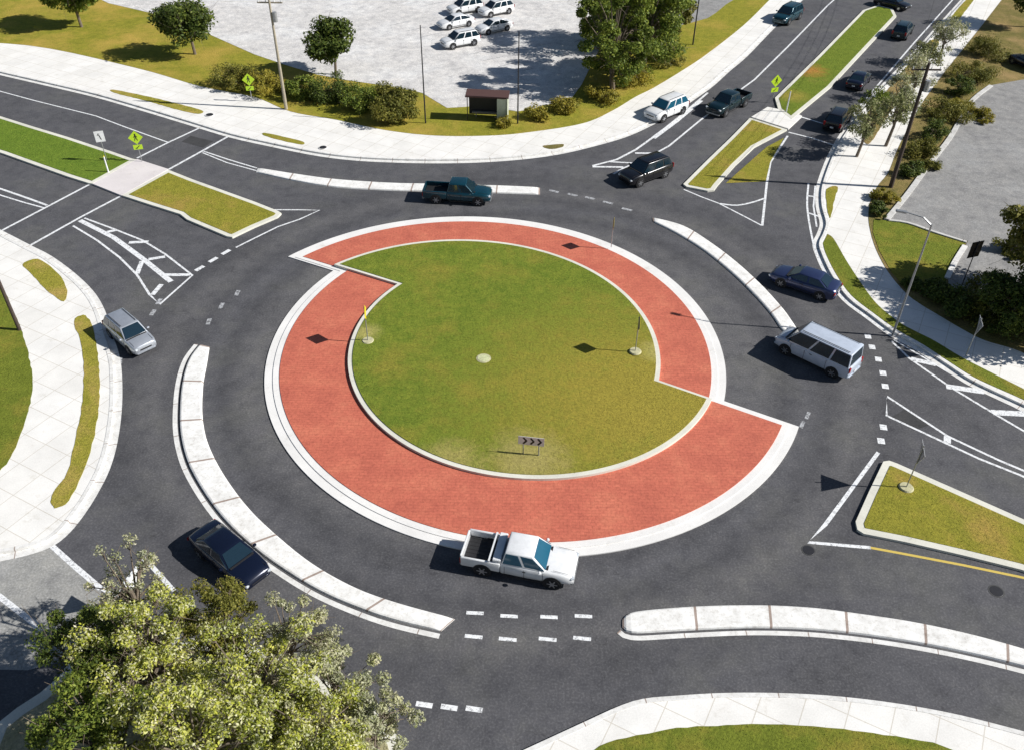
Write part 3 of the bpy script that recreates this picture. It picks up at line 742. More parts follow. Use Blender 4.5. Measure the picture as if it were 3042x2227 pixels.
    st = S_['st']; xf, xr = st[-1][0], (st[0][0] if kind != 'pickup' else -2.92)
    hw = st[-2][1]; zf = st[-2][3]
    zt_r = (st[1][3] if kind != 'pickup' else 1.0)
    for s in (-1, 1):
        bm = bmesh.new(); box(bm, (xf - .1, s * (hw * .8), zf - .14), (.2, .3, .13), rz=-s * .35, bev=.03); link('headlight', bm, HEADL, t)
        bm = bmesh.new(); box(bm, (xr + .03, s * (S_['W'] / 2 * .82), zt_r - .18), (.09, .22, .2 if kind in ('sedan',) else .38), bev=.02); link('taillight', bm, TAILL, t)
        bm = bmesh.new(); box(bm, (x1 - .28, s * (S_['W'] / 2 + .1), zb + .06), (.16, .2, .14), bev=.04); link('mirror', bm, paint_m, t)
        bm = bmesh.new(); box(bm, (0 if kind != 'pickup' else .4, s * (S_['W'] / 2 + .004), S_['st'][3][3] - .22), (.16, .03, .035)); link('door_handle', bm, BLACKP, t)
    xs = {'sedan': (-1.05, -.1, .98), 'suv': (-1.0, 0, 1.02), 'van': (-1.1, .45, 1.45), 'pickup': (-.6, .4, 1.35)}[kind]
    wmax = max(q[1] for q in st); ztop = S_['st'][3][3]
    for s in (-1, 1):
        bm = bmesh.new()
        for x in xs: box(bm, (x, s * (wmax + .001), (ztop + .3) / 2), (.018, .012, ztop - .5))
        box(bm, ((xs[0] + xs[2]) / 2, s * (wmax + .001), .36), (xs[2] - xs[0], .012, .05))
        link('door_seam', bm, BLACKP, t)
    bm = bmesh.new()
    for s in (-1, 1): box(bm, ((x1 + xf) / 2 + .05, s * hw * .86, zf + .135), ((xf - x1) * .6, .014, .012), ry=R(5))
    box(bm, (x1 + .03, 0, zb + .01), (.1, wb * 1.7, .03))
    link('bonnet_seam', bm, BLACKP, t)
    if kind in ('suv', 'van'):
        for s in (-1, 1):
            bm = bmesh.new(); tube(bm, [(r0 + .2, s * wr_ * .8, zr + .05), (r1 - .1, s * wr_ * .8, zr + .05)], .022, 6); link('roof_rail', bm, BLACKP, t)
    bm = bmesh.new(); box(bm, (xf - .03, 0, zf - .24), (.08, hw * 1.1, .14), bev=.02); link('grille', bm, BLACKP, t)
    for x_, w_, z_ in ((xf - .08, hw * 1.75, .42), (xr + .06, S_['W'] * .86, .46)):
        bm = bmesh.new(); box(bm, (x_, 0, z_), (.2, w_, .19), bev=.05); link('bumper', bm, paint_m if kind != 'pickup' else STEEL, t)
    bm = bmesh.new(); box(bm, (xr - .045, 0, .62), (.015, .32, .15)); link('number_plate', bm, SIGNW, t)
    return t
C_WHITE = mat_car('white_car_paint', (.78, .79, .8), 0.0, .3)
C_VAN = mat_car('shade_tinted_white_car_paint', (.5, .56, .66), 0.0, .3)  # white van; the blue of its shaded side is put into the paint
C_SILV = mat_car('silver_car_paint', (.5, .53, .58), .5, .3)
C_NAVY = mat_car('navy_car_paint', (.006, .01, .028), .3, .22)
C_BLACK = mat_car('black_car_paint', (.008, .008, .011), .2, .22)
C_TEAL = mat_car('teal_car_paint', (.004, .05, .075), .35, .25)
C_BLUE = mat_car('steel_blue_car_paint', (.035, .05, .13), .45, .28)
C_DTEAL = mat_car('dark_teal_car_paint', (.004, .022, .03), .3, .25)
CG = 'cars driving around the roundabout'
CQ = 'cars queueing on the approach road'
make_vehicle('pickup', 'pickup_truck', 'white crew cab pickup truck with a tool box behind the cab, beside the red apron', 'pickup truck', C_WHITE, (1024, 1226), (1270, 1272), CG, GLASSB, load=True)
make_vehicle('pickup', 'pickup_truck', 'dark teal pickup truck passing below the long white divider at the far side', 'pickup truck', C_TEAL, (922, 436), (1098, 446), CG)
make_vehicle('van', 'passenger_van', 'tall white van, blue shade tinted into its paint, driving past the stepped end of the red apron', 'van', C_VAN, (1866, 826), (1728, 760), CG)
make_vehicle('sedan', 'sedan_car', 'navy sedan hugging the curved white divider near the front trees', 'car', C_NAVY, (462, 1196), (562, 1280), CG)
make_vehicle('suv', 'suv_car', 'silver suv with dark windows entering beside the hatched triangle', 'car', C_SILV, (262, 726), (322, 778), CG, scale=.93)
make_vehicle('sedan', 'sedan_car', 'steel blue sedan leaving the roundabout along the curved pavement', 'car', C_BLUE, (1828, 654), (1714, 616), CG, scale=1.05)
make_vehicle('suv', 'suv_car', 'black suv entering at the tip of the grassy median', 'car', C_BLACK, (1470, 376), (1371, 412), CQ, scale=1.08)
make_vehicle('suv', 'suv_car', 'white suv with blue tinted windows waiting next to the kerb of the approach road', 'car', C_WHITE, (1508, 238), (1424, 273), CQ, GLASSB, scale=1.08)
make_vehicle('pickup', 'pickup_truck', 'dark teal pickup truck waiting beside the white suv', 'pickup truck', C_DTEAL, (1648, 218), (1556, 266), CQ, scale=1.03)
make_vehicle('suv', 'suv_car', 'dark teal suv farthest up the approach road, near the top edge', 'car', C_TEAL, (1768, 28), (1698, 66), CQ, scale=1.12)
make_vehicle('sedan', 'sedan_car', 'black sedan crossing above the far end of the green median', 'car', C_BLACK, (1920, 6), (2010, 28))
make_vehicle('sedan', 'sedan_car', 'navy sedan parked in the lot at the right edge', 'car', C_NAVY, (2300, 165), (2226, 132), z=0.2)
make_vehicle('suv', 'suv_car', 'black suv driving away up the exit road, nearest to the crossing lines', 'car', C_BLACK, (1822, 304), (1864, 250), 'cars leaving on the upper right road')
make_vehicle('sedan', 'sedan_car', 'navy sedan driving away up the exit road, farther than the black suv', 'car', C_NAVY, (1868, 214), (1912, 162), 'cars leaving on the upper right road')
make_vehicle('suv', 'suv_car', 'dark teal suv leaving on the exit road, farthest of the leaving cars', 'car', C_DTEAL, (1966, 104), (2006, 56), 'cars leaving on the upper right road')
PK = 'cars parked in the pale lot'
for i, (r_, f_, lb, kd, cc) in enumerate([((1040, 52), (968, 66), 'white sedan parked in the pale lot, in the middle of the cluster', 'sedan', C_WHITE), ((1060, 22), (990, 34), 'white suv parked in the pale lot, at the back left of the cluster', 'suv', C_WHITE),
                              ((1052, 94), (976, 108), 'white suv parked in the pale lot, nearest of the cluster', 'suv', C_WHITE), ((1120, 62), (1056, 76), 'white sedan parked in the pale lot, right end of the cluster', 'sedan', C_WHITE), ((1122, 26), (1064, 38), 'white suv parked in the pale lot, behind the right end of the cluster', 'suv', C_WHITE)]):
    make_vehicle(kd, 'parked_car', lb, 'car', cc, r_, f_, PK, z=0.18)

# ------------------------------------------------------------------ signs and poles
FOOT = mat_plain('weathered_footing', (.55, .52, .32), .9, var=.4)
def post_sign(name, base, label, shape, m, h=2.3, size=.75, face=0.0, group='road signs', cat='road sign', z=.16, symbol=None, post=STEEL, pad=False, back=STEEL):
    p = at(*base, z); t = empty(name, (p.x, p.y, z), face, label, cat, group)
    bm = bmesh.new(); tube(bm, [(0, 0, 0), (0, 0, h + size * .55)], .035, 8); link('post', bm, post, t)
    if pad:
        bm = bmesh.new(); bmesh.ops.create_cone(bm, cap_ends=True, segments=20, radius1=.42, radius2=.36, depth=.08)
        bmesh.ops.translate(bm, vec=(0, 0, .06), verts=bm.verts); link('concrete_footing', bm, FOOT, t)
    bm = bmesh.new()                                 # panel faces local +X
    if shape == 'diamond': pts = [(0, size * .72), (size * .72, 0), (0, -size * .72), (-size * .72, 0)]
    elif shape == 'rect': pts = [(-size * .4, -size * .5), (size * .4, -size * .5), (size * .4, size * .5), (-size * .4, size * .5)]
    elif shape == 'crossing': pts = [(0, size * .6), (size * .6, 0), (0, -size * .6), (-size * .6, 0)]
    elif shape == 'tri': pts = [(-size * .55, size * .4), (size * .55, size * .4), (0, -size * .55)]
    else: pts = [(-size * .55, -size * .3), (size * .55, -size * .3), (size * .55, size * .1), (0, size * .55), (-size * .55, size * .1)]
    def prism(bm, pts, x0, x1, mi=0, k=1.0):
        a = [bm.verts.new((x0, y * k, h + z_ * k)) for y, z_ in pts]; b = [bm.verts.new((x1, y * k, h + z_ * k)) for y, z_ in pts]
        fs = [bm.faces.new(a), bm.faces.new(b)] + [bm.faces.new((a[i], a[(i + 1) % len(a)], b[(i + 1) % len(a)], b[i])) for i in range(len(a))]
        for f in fs: f.material_index = mi
    prism(bm, pts, .036, .05); pn = link('sign_panel', bm, m, t)
    bm = bmesh.new(); prism(bm, pts, .0352, .0358, 0, .99); link('panel_back', bm, back, pn)
    if shape == 'crossing':                           # arrow plaque under the diamond
        bm = bmesh.new(); box(bm, (.043, 0, h - size * .86), (.014, size * .75, size * .42)); pq = link('plaque', bm, m, t)
        bm = bmesh.new(); box(bm, (.053, 0, h - size * .86), (.006, size * .4, size * .06), rx=.7); box(bm, (.053, -size * .12, h - size * .95), (.006, size * .18, size * .06), rx=.0); link('arrow', bm, SIGNK, pq)
    if symbol == 'walker':                            # walking figure of the crossing sign
        bm = bmesh.new(); s = size
        box(bm, (.056, 0, h + .3 * s), (.006, .1 * s, .1 * s)); box(bm, (.056, 0, h + .12 * s), (.006, .11 * s, .24 * s))
        for q in (-1, 1): box(bm, (.056, q * .07 * s, h - .13 * s), (.006, .06 * s, .3 * s), rx=q * .35)
        for q in (-1, 1): box(bm, (.056, q * .09 * s, h + .1 * s), (.006, .045 * s, .22 * s), rx=q * .6)
        link('symbol', bm, SIGNK, pn)
    elif symbol == 'right':
        bm = bmesh.new(); s = size
        box(bm, (.056, .02, h - .05 * s), (.006, .07 * s, .5 * s), rx=.25); box(bm, (.056, -.1 * s, h + .2 * s), (.006, .05 * s, .26 * s), rx=-.6); link('symbol', bm, SIGNK, pn)
    return t
SG = 'signs on the central island'
post_sign('road_sign', (811, 752), 'sign post on a pale footing at the left rim of the central lawn', 'diamond', SIGNY, 2.35, .8, R(4), SG, pad=True, z=.3)
post_sign('road_sign', (1400, 775), 'sign post on a pale footing inside the right rim of the central lawn', 'diamond', SIGNY, 2.35, .8, R(0), SG, pad=True, z=.38)
post_sign('road_sign', (1347, 545), 'sign post at the far rim of the central lawn', 'diamond', SIGNY, 2.1, .75, R(-5), SG, z=.3)
post_sign('yield_sign', (1997, 1074), 'yield sign with a pale footing in the right-hand grass median', 'tri', SIGNW, 2.6, 1.25, R(-14), 'yield signs', z=.18, pad=True)
post_sign('yield_sign', (2128, 786), 'yield sign on the grass strip beside the shaded right pavement', 'tri', SIGNW, 2.5, 1.15, R(-14), 'yield signs')
post_sign('road_sign', (236, 356), 'white sign on a post at the end of the green median', 'rect', SIGNW, 2.4, 1.0, R(-70), symbol='right')
post_sign('pedestrian_sign', (313, 356), 'fluorescent green crossing sign on the paved median gap, left leg', 'crossing', SIGNG, 2.3, 1.05, R(-75), 'crossing signs', z=.16, symbol='walker', back=SIGNG)
post_sign('pedestrian_sign', (556, 224), 'fluorescent crossing sign behind the top left pavement', 'crossing', SIGNG, 2.3, 1.05, R(-80), 'crossing signs', z=.16, symbol='walker', back=SIGNG)
post_sign('pedestrian_sign', (1702, 224), 'fluorescent crossing sign by the paved gap of the upper right median', 'crossing', SIGNG, 2.2, 1.1, R(-70), 'crossing signs', z=.16, symbol='walker', back=SIGNG)
post_sign('road_sign', (2114, 644), 'sign with its shaded back coloured dark on a black post beside the grey lot', 'rect', DARKST, 3.6, 1.3, R(110), z=.2, post=DARKST, back=DARKST)  # back lies in shade; that darkness is put into the panel colour
post_sign('yield_sign', (322, 1352), 'yield sign among the front tree tops, beside the crossing lines', 'tri', SIGNW, 2.5, 1.1, R(-10), 'yield signs', z=.0)
def bollard(base, label, h=1.2, m=SIGNW, z=.16, top=SIGNY, r=.07):
    p = at(*base, z); t = empty('marker_post', (p.x, p.y, z), 0, label, 'post', 'marker posts')
    bm = bmesh.new(); tube(bm, [(0, 0, 0), (0, 0, h)], [r, r * .85], 10); link('post', bm, m, t)
    bm = bmesh.new(); tube(bm, [(0, 0, h), (0, 0, h + .06)], [r * 1.1, r * .5], 10); link('cap', bm, top, t)
bollard((239, 380), 'thin pale post at the corner of the green median', 1.5, SIGNW)
bollard((1733, 247), 'thin pale post on the paved gap of the upper right median', 2.2, SIGNW)
# chevron board on the near side of the lawn
p = at(1170, 1002, .3); t = empty('chevron_board', p, R(-98), 'low white board with black chevrons at the near rim of the lawn', 'road sign')
bm = bmesh.new()
for y in (-.45, .45): tube(bm, [(0, y, 0), (0, y, 1.1)], .04, 8)
link('post', bm, STEEL, t)
bm = bmesh.new(); box(bm, (.05, 0, 1.15), (.02, 1.5, .62)); pn = link('sign_panel', bm, SIGNW, t)
bm = bmesh.new()
for k in range(3):
    for s in (-1, 1): box(bm, (.064, -.42 + k * .42 + .06, 1.15 + s * .11), (.008, .11, .32), rx=s * R(38))
link('chevron', bm, SIGNK, pn)
# small round cover in the middle of the lawn, dark covers, one disc standing for a shadow
PATCHRIM = mat_plain('worn_iron', (.06, .06, .06), .7)
def disc(name, base, r, z, m, label, cat, sy=1.0, rim=None, h=.05):
    p = at(*base, z); t = empty(name, (p.x, p.y, z), 0, label, cat)
    bm = bmesh.new(); bmesh.ops.create_cone(bm, cap_ends=True, segments=32, radius1=r, radius2=r * .94, depth=h)
    bmesh.ops.scale(bm, vec=(1, sy, 1), verts=bm.verts); bmesh.ops.translate(bm, vec=(0, 0, h / 2), verts=bm.verts); link('lid', bm, m, t)
    bm = bmesh.new(); bmesh.ops.create_cone(bm, cap_ends=True, segments=32, radius1=r * 1.18, radius2=r * 1.15, depth=h * .6)
    bmesh.ops.scale(bm, vec=(1, sy, 1), verts=bm.verts); bmesh.ops.translate(bm, vec=(0, 0, h * .25), verts=bm.verts); link('frame', bm, rim or KPLATE, t)
disc('concrete_cover', (1066, 790), .42, .34, mat_plain('pale_cover', (.6, .62, .36), .8, var=.4), 'pale round cover in the middle of the central lawn', 'manhole cover', rim=FOOT)
disc('manhole_or_shadow_disc', (1782, 1212), .32, .002, DARKST, 'dark cover in the road at the tip of the painted wedge, lower right', 'manhole cover', h=.012, rim=PATCHRIM)
disc('manhole_or_shadow_disc', (2196, 1302), .34, .002, DARKST, 'dark disc standing in for a sign shadow, in the road below the right-hand median', 'manhole cover', h=.012, rim=PATCHRIM)  # flat dark disc added where only a sign's shadow falls on the road
disc('manhole_or_shadow_disc', (712, 326), .35, .17, DARKST, 'dark cover in the top left pavement by the kerb', 'manhole cover')
disc('manhole_or_shadow_disc', (462, 254), .38, .17, DARKST, 'dark cover in the pavement above the left crossing', 'manhole cover')

def utility_pole(base, h, label, m=WOOD, r=.15, arms=True, z=.16, lamp=False, az=0.0, group='utility poles', name='utility_pole', cat='utility pole'):
    p = at(*base, z); t = empty(name, (p.x, p.y, z), az, label, cat, group)
    bm = bmesh.new(); tube(bm, [(0, 0, -.1), (0, 0, h * .5), (0, 0, h)], [r, r * .82, r * .6], 12); link('pole', bm, m, t)
    if arms:
        bm = bmesh.new(); box(bm, (0, .14, h - .6), (2.4, .1, .12)); ar = link('crossarm', bm, m, t)
        bm = bmesh.new()
        for x in (-1.1, -.4, .4, 1.1): tube(bm, [(x, .14, h - .54), (x, .14, h - .34)], [.05, .035], 8)
        link('insulator', bm, SIGNW, ar)
        bm = bmesh.new(); tube(bm, [(.34, -.1, h - 2.3), (.34, -.1, h - 1.4)], .22, 12); link('transformer', bm, STEEL, t)
    if lamp:
        bm = bmesh.new(); tube(bm, [(0, 0, h - .1), (-.6, 0, h + .35), (-1.7, 0, h + .5)], [.06, .045, .04], 8); ar = link('lamp_arm', bm, STEEL, t)
        bm = bmesh.new(); box(bm, (-1.95, 0, h + .48), (.7, .3, .12), bev=.04); link('lamp_head', bm, STEEL, ar)
    return t
utility_pole((1963, 413), 11.0, 'tall dark wooden pole at the corner of the grey lot, casting a long shadow', r=.2)
utility_pole((631, 241), 11.0, 'pale wooden pole behind the top left pavement', PALEW, .17)
utility_pole((938, 272), 9.5, 'thin dark pole behind the pavement left of the shelter', DARKST, .075, arms=False, lamp=False)
utility_pole((1141, 273), 9.0, 'thin dark pole right beside the shelter', DARKST, .075, arms=False)
utility_pole((1527, 99), 9.0, 'thin dark pole at the driveway beyond the trees', DARKST, .09, arms=False)
utility_pole((43, 727), 9.0, 'dark pole at the rim of the left lawn', WOOD, .13, arms=False)
utility_pole((1968, 737), 8.6, 'slim grey street light on the curved right pavement', STEEL, .085, arms=False, lamp=True, az=R(-22), group='street lights', name='street_light', cat='street light')

def cable(a, b, sag, label):
    t = empty('power_line', (a + b) / 2, 0, label, 'cable', 'overhead power lines')
    c = (a + b) / 2
    for off in (-1.0, 0.0, 1.0):
        n_ = 24; pts = []
        for k in range(n_ + 1):
            f = k / n_; p_ = a.lerp(b, f) - c; p_.z -= sag * 4 * f * (1 - f); pts.append(p_ + Vector((off, 0, 0)))
        bm = bmesh.new(); tube(bm, pts, .014, 5); link('wire', bm, BLACKP, t)
pa = at(1963, 413, .16) + Vector((0, .14, 10.7))
cable(pa, pa + Vector((28, 62, 0)), 1.4, 'thin cables running from the tall dark pole along the right pavement to the top edge')

# shelter
p = at(1075, 262, .16); t = empty('bus_shelter', p, R(-4), 'small shelter with dull dark red roof and pale end panel behind the pavement', 'shelter')
bm = bmesh.new(); box(bm, (0, 0, 2.55), (4.3, 1.7, .12), ry=0, rx=R(4), bev=.02); link('roof', bm, mat_plain('maroon_roof', (.09, .045, .04), .8), t)
bm = bmesh.new(); box(bm, (0, .7, 1.25), (3.9, .06, 2.2)); link('back_wall', bm, BLACKP, t)
bm = bmesh.new(); box(bm, (2.0, -.05, 1.25), (.08, 1.6, 2.45)); box(bm, (1.5, -.7, 1.2), (1.0, .06, 2.3)); link('end_panel', bm, mat_plain('pale_panel', (.5, .54, .42), .5), t)
bm = bmesh.new(); box(bm, (-.2, .35, .5), (2.8, .4, .07)); box(bm, (-1.2, .35, .25), (.08, .3, .5)); box(bm, (.9, .35, .25), (.08, .3, .5)); link('bench', bm, PALEW, t)
for x in (-1.95, 1.95):
    bm = bmesh.new(); tube(bm, [(x, -.72, 0), (x, -.72, 2.5)], .045, 8); link('post', bm, DARKST, t)

# ------------------------------------------------------------------ vegetation
rng = np.random.default_rng(11)
def tufts(of, dens, size):
    """short upright blades over a turf plate, in the plate's own material"""
    me = of.data; me.calc_loop_triangles()
    co = np.array([v.co[:] for v in me.vertices]); tri = np.array([t.vertices[:] for t in me.loop_triangles if t.normal.z > .9])
    if not len(tri): return
    a, b, c = co[tri[:, 0]], co[tri[:, 1]], co[tri[:, 2]]
    ar = np.linalg.norm(np.cross(b - a, c - a), axis=1) / 2
    n = int(min(ar.sum() * dens, 60000)); k = rng.choice(len(tri), n, p=ar / ar.sum())
    u, v = rng.random(n), rng.random(n); f = u + v > 1; u[f] = 1 - u[f]; v[f] = 1 - v[f]
    p = a[k] + (b[k] - a[k]) * u[:, None] + (c[k] - a[k]) * v[:, None]
    p[:, :2] += rng.normal(size=(n, 2)) * .05
    keep = (p[:, 1] > 15) & (p[:, 1] < 135) & (abs(p[:, 0]) < 70); p = p[keep]; n = len(p)
    if n == 0: return
    t = rng.random(n) * 6.283; w_ = np.stack([np.cos(t), np.sin(t), np.zeros(n)], 1) * (size * .35 * rng.uniform(.5, 1.4, n))[:, None]
    up = np.stack([rng.normal(size=n) * .6, -.5 + rng.normal(size=n) * .6, np.ones(n) * .8], 1) * (size * rng.uniform(.5, 1.4, n))[:, None]
    q = np.stack([p - w_, p + w_, p + up], 1).reshape(-1, 3)
    m2 = bpy.data.meshes.new('grass'); m2.vertices.add(3 * n); m2.loops.add(3 * n); m2.polygons.add(n)
    m2.vertices.foreach_set('co', q.ravel()); m2.loops.foreach_set('vertex_index', np.arange(3 * n))
    m2.polygons.foreach_set('loop_start', np.arange(n) * 3); m2.polygons.foreach_set('loop_total', np.full(n, 3))
    m2.update(calc_edges=True); m2.materials.append(me.materials[0])
    o = bpy.data.objects.new('grass', m2); col.objects.link(o); o['kind'] = 'stuff'
for o in [q for q in col.objects if q.type == 'MESH' and q.name.split('.')[0] in ('lawn', 'median_grass', 'grass_verge')]:
    tufts(o, 16, .05)
def leaf_mesh(name, clumps, n, size, m, parent, spread=1.0, flat=.6):
    """small leaf-sized quads gathered in clumps: clumps = [(centre, radius)]"""
    k = rng.integers(0, len(clumps), n)
    cc = np.array([c for c, r in clumps])[k]; rr = np.array([r for c, r in clumps])[k]
    d = rng.normal(size=(n, 3)); d /= np.linalg.norm(d, axis=1)[:, None]
    p = cc + d * (rr * rng.random(n) ** .45 * spread)[:, None] * np.array([1, 1, .75])
    nrm = d * .7 + rng.normal(size=(n, 3)) * .7 + np.array([0, 0, flat]); nrm /= np.linalg.norm(nrm, axis=1)[:, None]
    a = np.cross(nrm, rng.normal(size=(n, 3))); a /= np.linalg.norm(a, axis=1)[:, None]
    b = np.cross(nrm, a)
    s = size * rng.uniform(.6, 1.35, n)[:, None]
    q = np.stack([p - a * s, p - b * s * .5, p + a * s, p + b * s * .5], 1).reshape(-1, 3)
    me = bpy.data.meshes.new(name)
    me.vertices.add(4 * n); me.loops.add(4 * n); me.polygons.add(n)
    me.vertices.foreach_set('co', q.ravel()); me.loops.foreach_set('vertex_index', np.arange(4 * n))
    me.polygons.foreach_set('loop_start', np.arange(n) * 4); me.polygons.foreach_set('loop_total', np.full(n, 4))
    me.update(calc_edges=True); me.materials.append(m)
    o = bpy.data.objects.new(name, me); col.objects.link(o); o.parent = parent
    return o
def tree(name, base, h, rad, label, leafm, n=9000, size=.16, group=None, z=.16, clumps=26, crown_z=.62, aspect=.8, trunk_r=None, cat='tree', clr=(.28, .55), seed=0, bark=BARK, wide=1.0):
    g = np.random.default_rng(100 + seed)
    p = Vector((base[1], base[2], z)) if base[0] == 'w' else at(*base, z)
    t = empty(name, (p.x, p.y, z), g.uniform(0, 6), label, cat, group)
    cz = h * crown_z; ch = (h - cz) 
    cl = []
    for _ in range(clumps):
        d = g.normal(size=3); d /= np.linalg.norm(d); r = g.random() ** .4
        c = np.array([d[0] * rad * r * wide, d[1] * rad * r, cz + d[2] * ch * r * aspect])
        cl.append((c, rad * g.uniform(*clr)))
    tr = trunk_r or h * .022
    bm = bmesh.new()
    bend = g.normal(size=2) * h * .02
    tube(bm, [(0, 0, -.1), (bend[0], bend[1], cz * .5), (bend[0] * 1.6, bend[1] * 1.2, cz * .95)], [tr * 1.25, tr, tr * .6], 8)
    for c, r in cl:
        s0 = Vector((bend[0] * 1.2, bend[1], cz * g.uniform(.45, .85)))
        e = Vector(c); mid = s0.lerp(e, .5) + Vector((0, 0, .12 * h * g.uniform(0, 1)))
        tube(bm, [s0, mid, e], [tr * .42, tr * .26, tr * .08], 5, caps=False)
        for _ in range(5):
            e2 = e + Vector(g.normal(size=3)) * r * .75
            tube(bm, [e.lerp(mid, .3), e2], [tr * .12, tr * .04], 4, caps=False)
    link('trunk', bm, bark, t)
    leaf_mesh('crown', cl, n, size, leafm, t)
    return t
def shrub(base, r, h, label, leafm, n=2500, size=.11, group='shrubs', z=.16, seed=0, cat='shrub', wide=1.0, name='shrub'):
    return tree(name, base, h, r, label, leafm, int(n * 1.3), size * .85, group, z, 26, .45, .9, .05, cat, (.18, .5), seed, wide=wide * (.8 + .12 * (seed * 37 % 6)))

# front trees: crowns fill the lower left corner
FT = 'trees on the planted island in front'
def front(cx, cy, h, rad, label, leafm, **k):
    """place a tree so its crown centre stands over the traced spot"""
    c = at(cx, cy, h * .62); tree('front_tree', ('w', c.x, c.y), h, rad, label, leafm, group=FT, **k)
front(320, 1440, 7.6, 2.7, 'lime green tree in the middle of the front row, crown against the crossing lines', L_LIME, n=19000, size=.068, seed=1, clumps=64, clr=(.1, .24))
front(560, 1500, 7.2, 2.9, 'lime green tree on the right of the front row, next to the road', L_LIME, n=17000, size=.068, seed=2, clumps=64, clr=(.1, .24))
front(215, 1620, 7.2, 2.2, 'dark green tree at the bottom left, right of the white kerb', L_GREEN, n=20000, size=.075, seed=3, clumps=50, clr=(.12, .28))
front(420, 1630, 8.0, 2.8, 'bright tree cut by the bottom edge, between the corner tree and the pale one', L_LIME, n=22000, size=.072, seed=4, clumps=60, clr=(.12, .27))
front(690, 1640, 6.0, 2.7, 'yellow green tree cut by the bottom edge at the right end of the row', L_LIME, n=19000, size=.068, seed=5, clumps=60, clr=(.12, .27))
front(745, 1530, 4.8, 2.1, 'small pale tree nearest to the dashed line', L_GREY, n=10000, size=.07, seed=6, clumps=44, clr=(.1, .24))
front(285, 1285, 7.2, 1.7, 'sparse grey twiggy tree top reaching over the white crossing lines', L_GREY, n=3800, size=.06, seed=7, clumps=34, clr=(.12, .3))
front(470, 1370, 6.4, 2.0, 'sparse olive tree behind the lime green ones', L_OLIVE, n=9000, size=.065, seed=8, clumps=40, clr=(.12, .3))
front(640, 1400, 5.6, 2.0, 'sparse pale green sapling behind the row near the navy sedan', L_GREY, n=7000, size=.06, seed=9, clumps=36, clr=(.1, .28))
front(205, 1440, 6.8, 2.1, 'dark tree left of the middle one', L_DARK, n=14000, size=.07, seed=10, clumps=40, clr=(.12, .3))
front(820, 1600, 4.6, 1.8, 'pale wispy tree at the right end of the row by the bottom edge', L_GREY, n=8000, size=.065, seed=13, clumps=36, clr=(.1, .26))
front(600, 1600, 5.2, 1.6, 'pale grey green tree between the two lime green crowns at the bottom', L_GREY, n=7000, size=.07, seed=12, clumps=30, clr=(.12, .3))
# trees behind the north-west pavement
NT = 'trees between the pale lot and the road'
tree('broadleaf_tree', (1350, 196), 11.5, 4.2, 'dense green tree at the lot corner, leftmost of the tree clump', L_GREEN, 28000, .15, NT, seed=20, clumps=64, clr=(.13, .3), aspect=.92, wide=1.2, crown_z=.5)
tree('broadleaf_tree', (1412, 166), 11.5, 4.2, 'green tree in the middle of the clump above the pavement', L_GREEN, 28000, .15, NT, seed=21, clumps=64, clr=(.13, .3), aspect=.92, wide=1.2, crown_z=.5)
tree('broadleaf_tree', (1345, 100), 11.0, 5.0, 'green tree at the back of the clump by the top edge', L_GREEN, 28000, .15, NT, seed=22, clumps=60, clr=(.13, .3), aspect=.92, wide=1.2, crown_z=.5)
tree('broadleaf_tree', (1455, 100), 8.2, 3.2, 'olive tree on the right of the clump', L_OLIVE, 20000, .15, NT, seed=23, clumps=60, clr=(.13, .3), aspect=.92, wide=1.2, crown_z=.5)
shrub((868, 262), 2.9, 3.4, 'big round olive bush left of the thin dark pole', L_OLIVE, 9000, .14, seed=30)
shrub((795, 238), 2.2, 2.4, 'low olive bush left of the big round one', L_GREEN, 4500, .13, seed=31)
shrub((730, 222), 2.3, 2.8, 'dark bush right of the pale pole', L_DARK, 5000, .13, seed=32)
shrub((672, 214), 1.9, 2.2, 'green bush touching the pale pole', L_GREEN, 4000, .13, seed=33)
shrub((590, 204), 1.9, 2.2, 'yellowish bush left of the pale pole', L_YEL, 4000, .13, seed=34)
shrub((520, 190), 2.0, 2.2, 'olive bush at the left end of the row behind the pavement', L_OLIVE, 4000, .13, seed=35)
shrub((1185, 262), 1.3, 1.2, 'low yellowish bush right of the shelter', L_YEL, 2200, .12, seed=36)
shrub((1115, 278), 1.0, 1.0, 'small yellowish bush in front of the shelter', L_YEL, 1500, .1, seed=37)
shrub((1250, 245), 1.6, 1.3, 'low yellow bush below the tree shadow', L_YEL, 2600, .12, seed=38)
shrub((1325, 222), 1.6, 1.3, 'low yellow bush at the foot of the tree clump', L_YEL, 2600, .12, seed=39)
shrub((1400, 182), 1.7, 1.5, 'low yellow bush by the pavement below the middle tree', L_YEL, 2600, .12, seed=40)
shrub((1470, 140), 1.8, 1.5, 'low olive bush by the pavement below the olive tree', L_OLIVE, 2600, .12, seed=41)
tree('broadleaf_tree', (430, 120), 7, 3.2, 'dark tree at the top left, behind the pavement', L_DARK, 9000, .2, NT, seed=24)
tree('broadleaf_tree', (740, 165), 6, 2.6, 'dark tree standing in the lot near the pale pole', L_DARK, 8000, .2, NT, seed=25)
tree('broadleaf_tree', (180, 60), 7.5, 3.4, 'green tree in the top left corner', L_GREEN, 9000, .22, NT, seed=26)
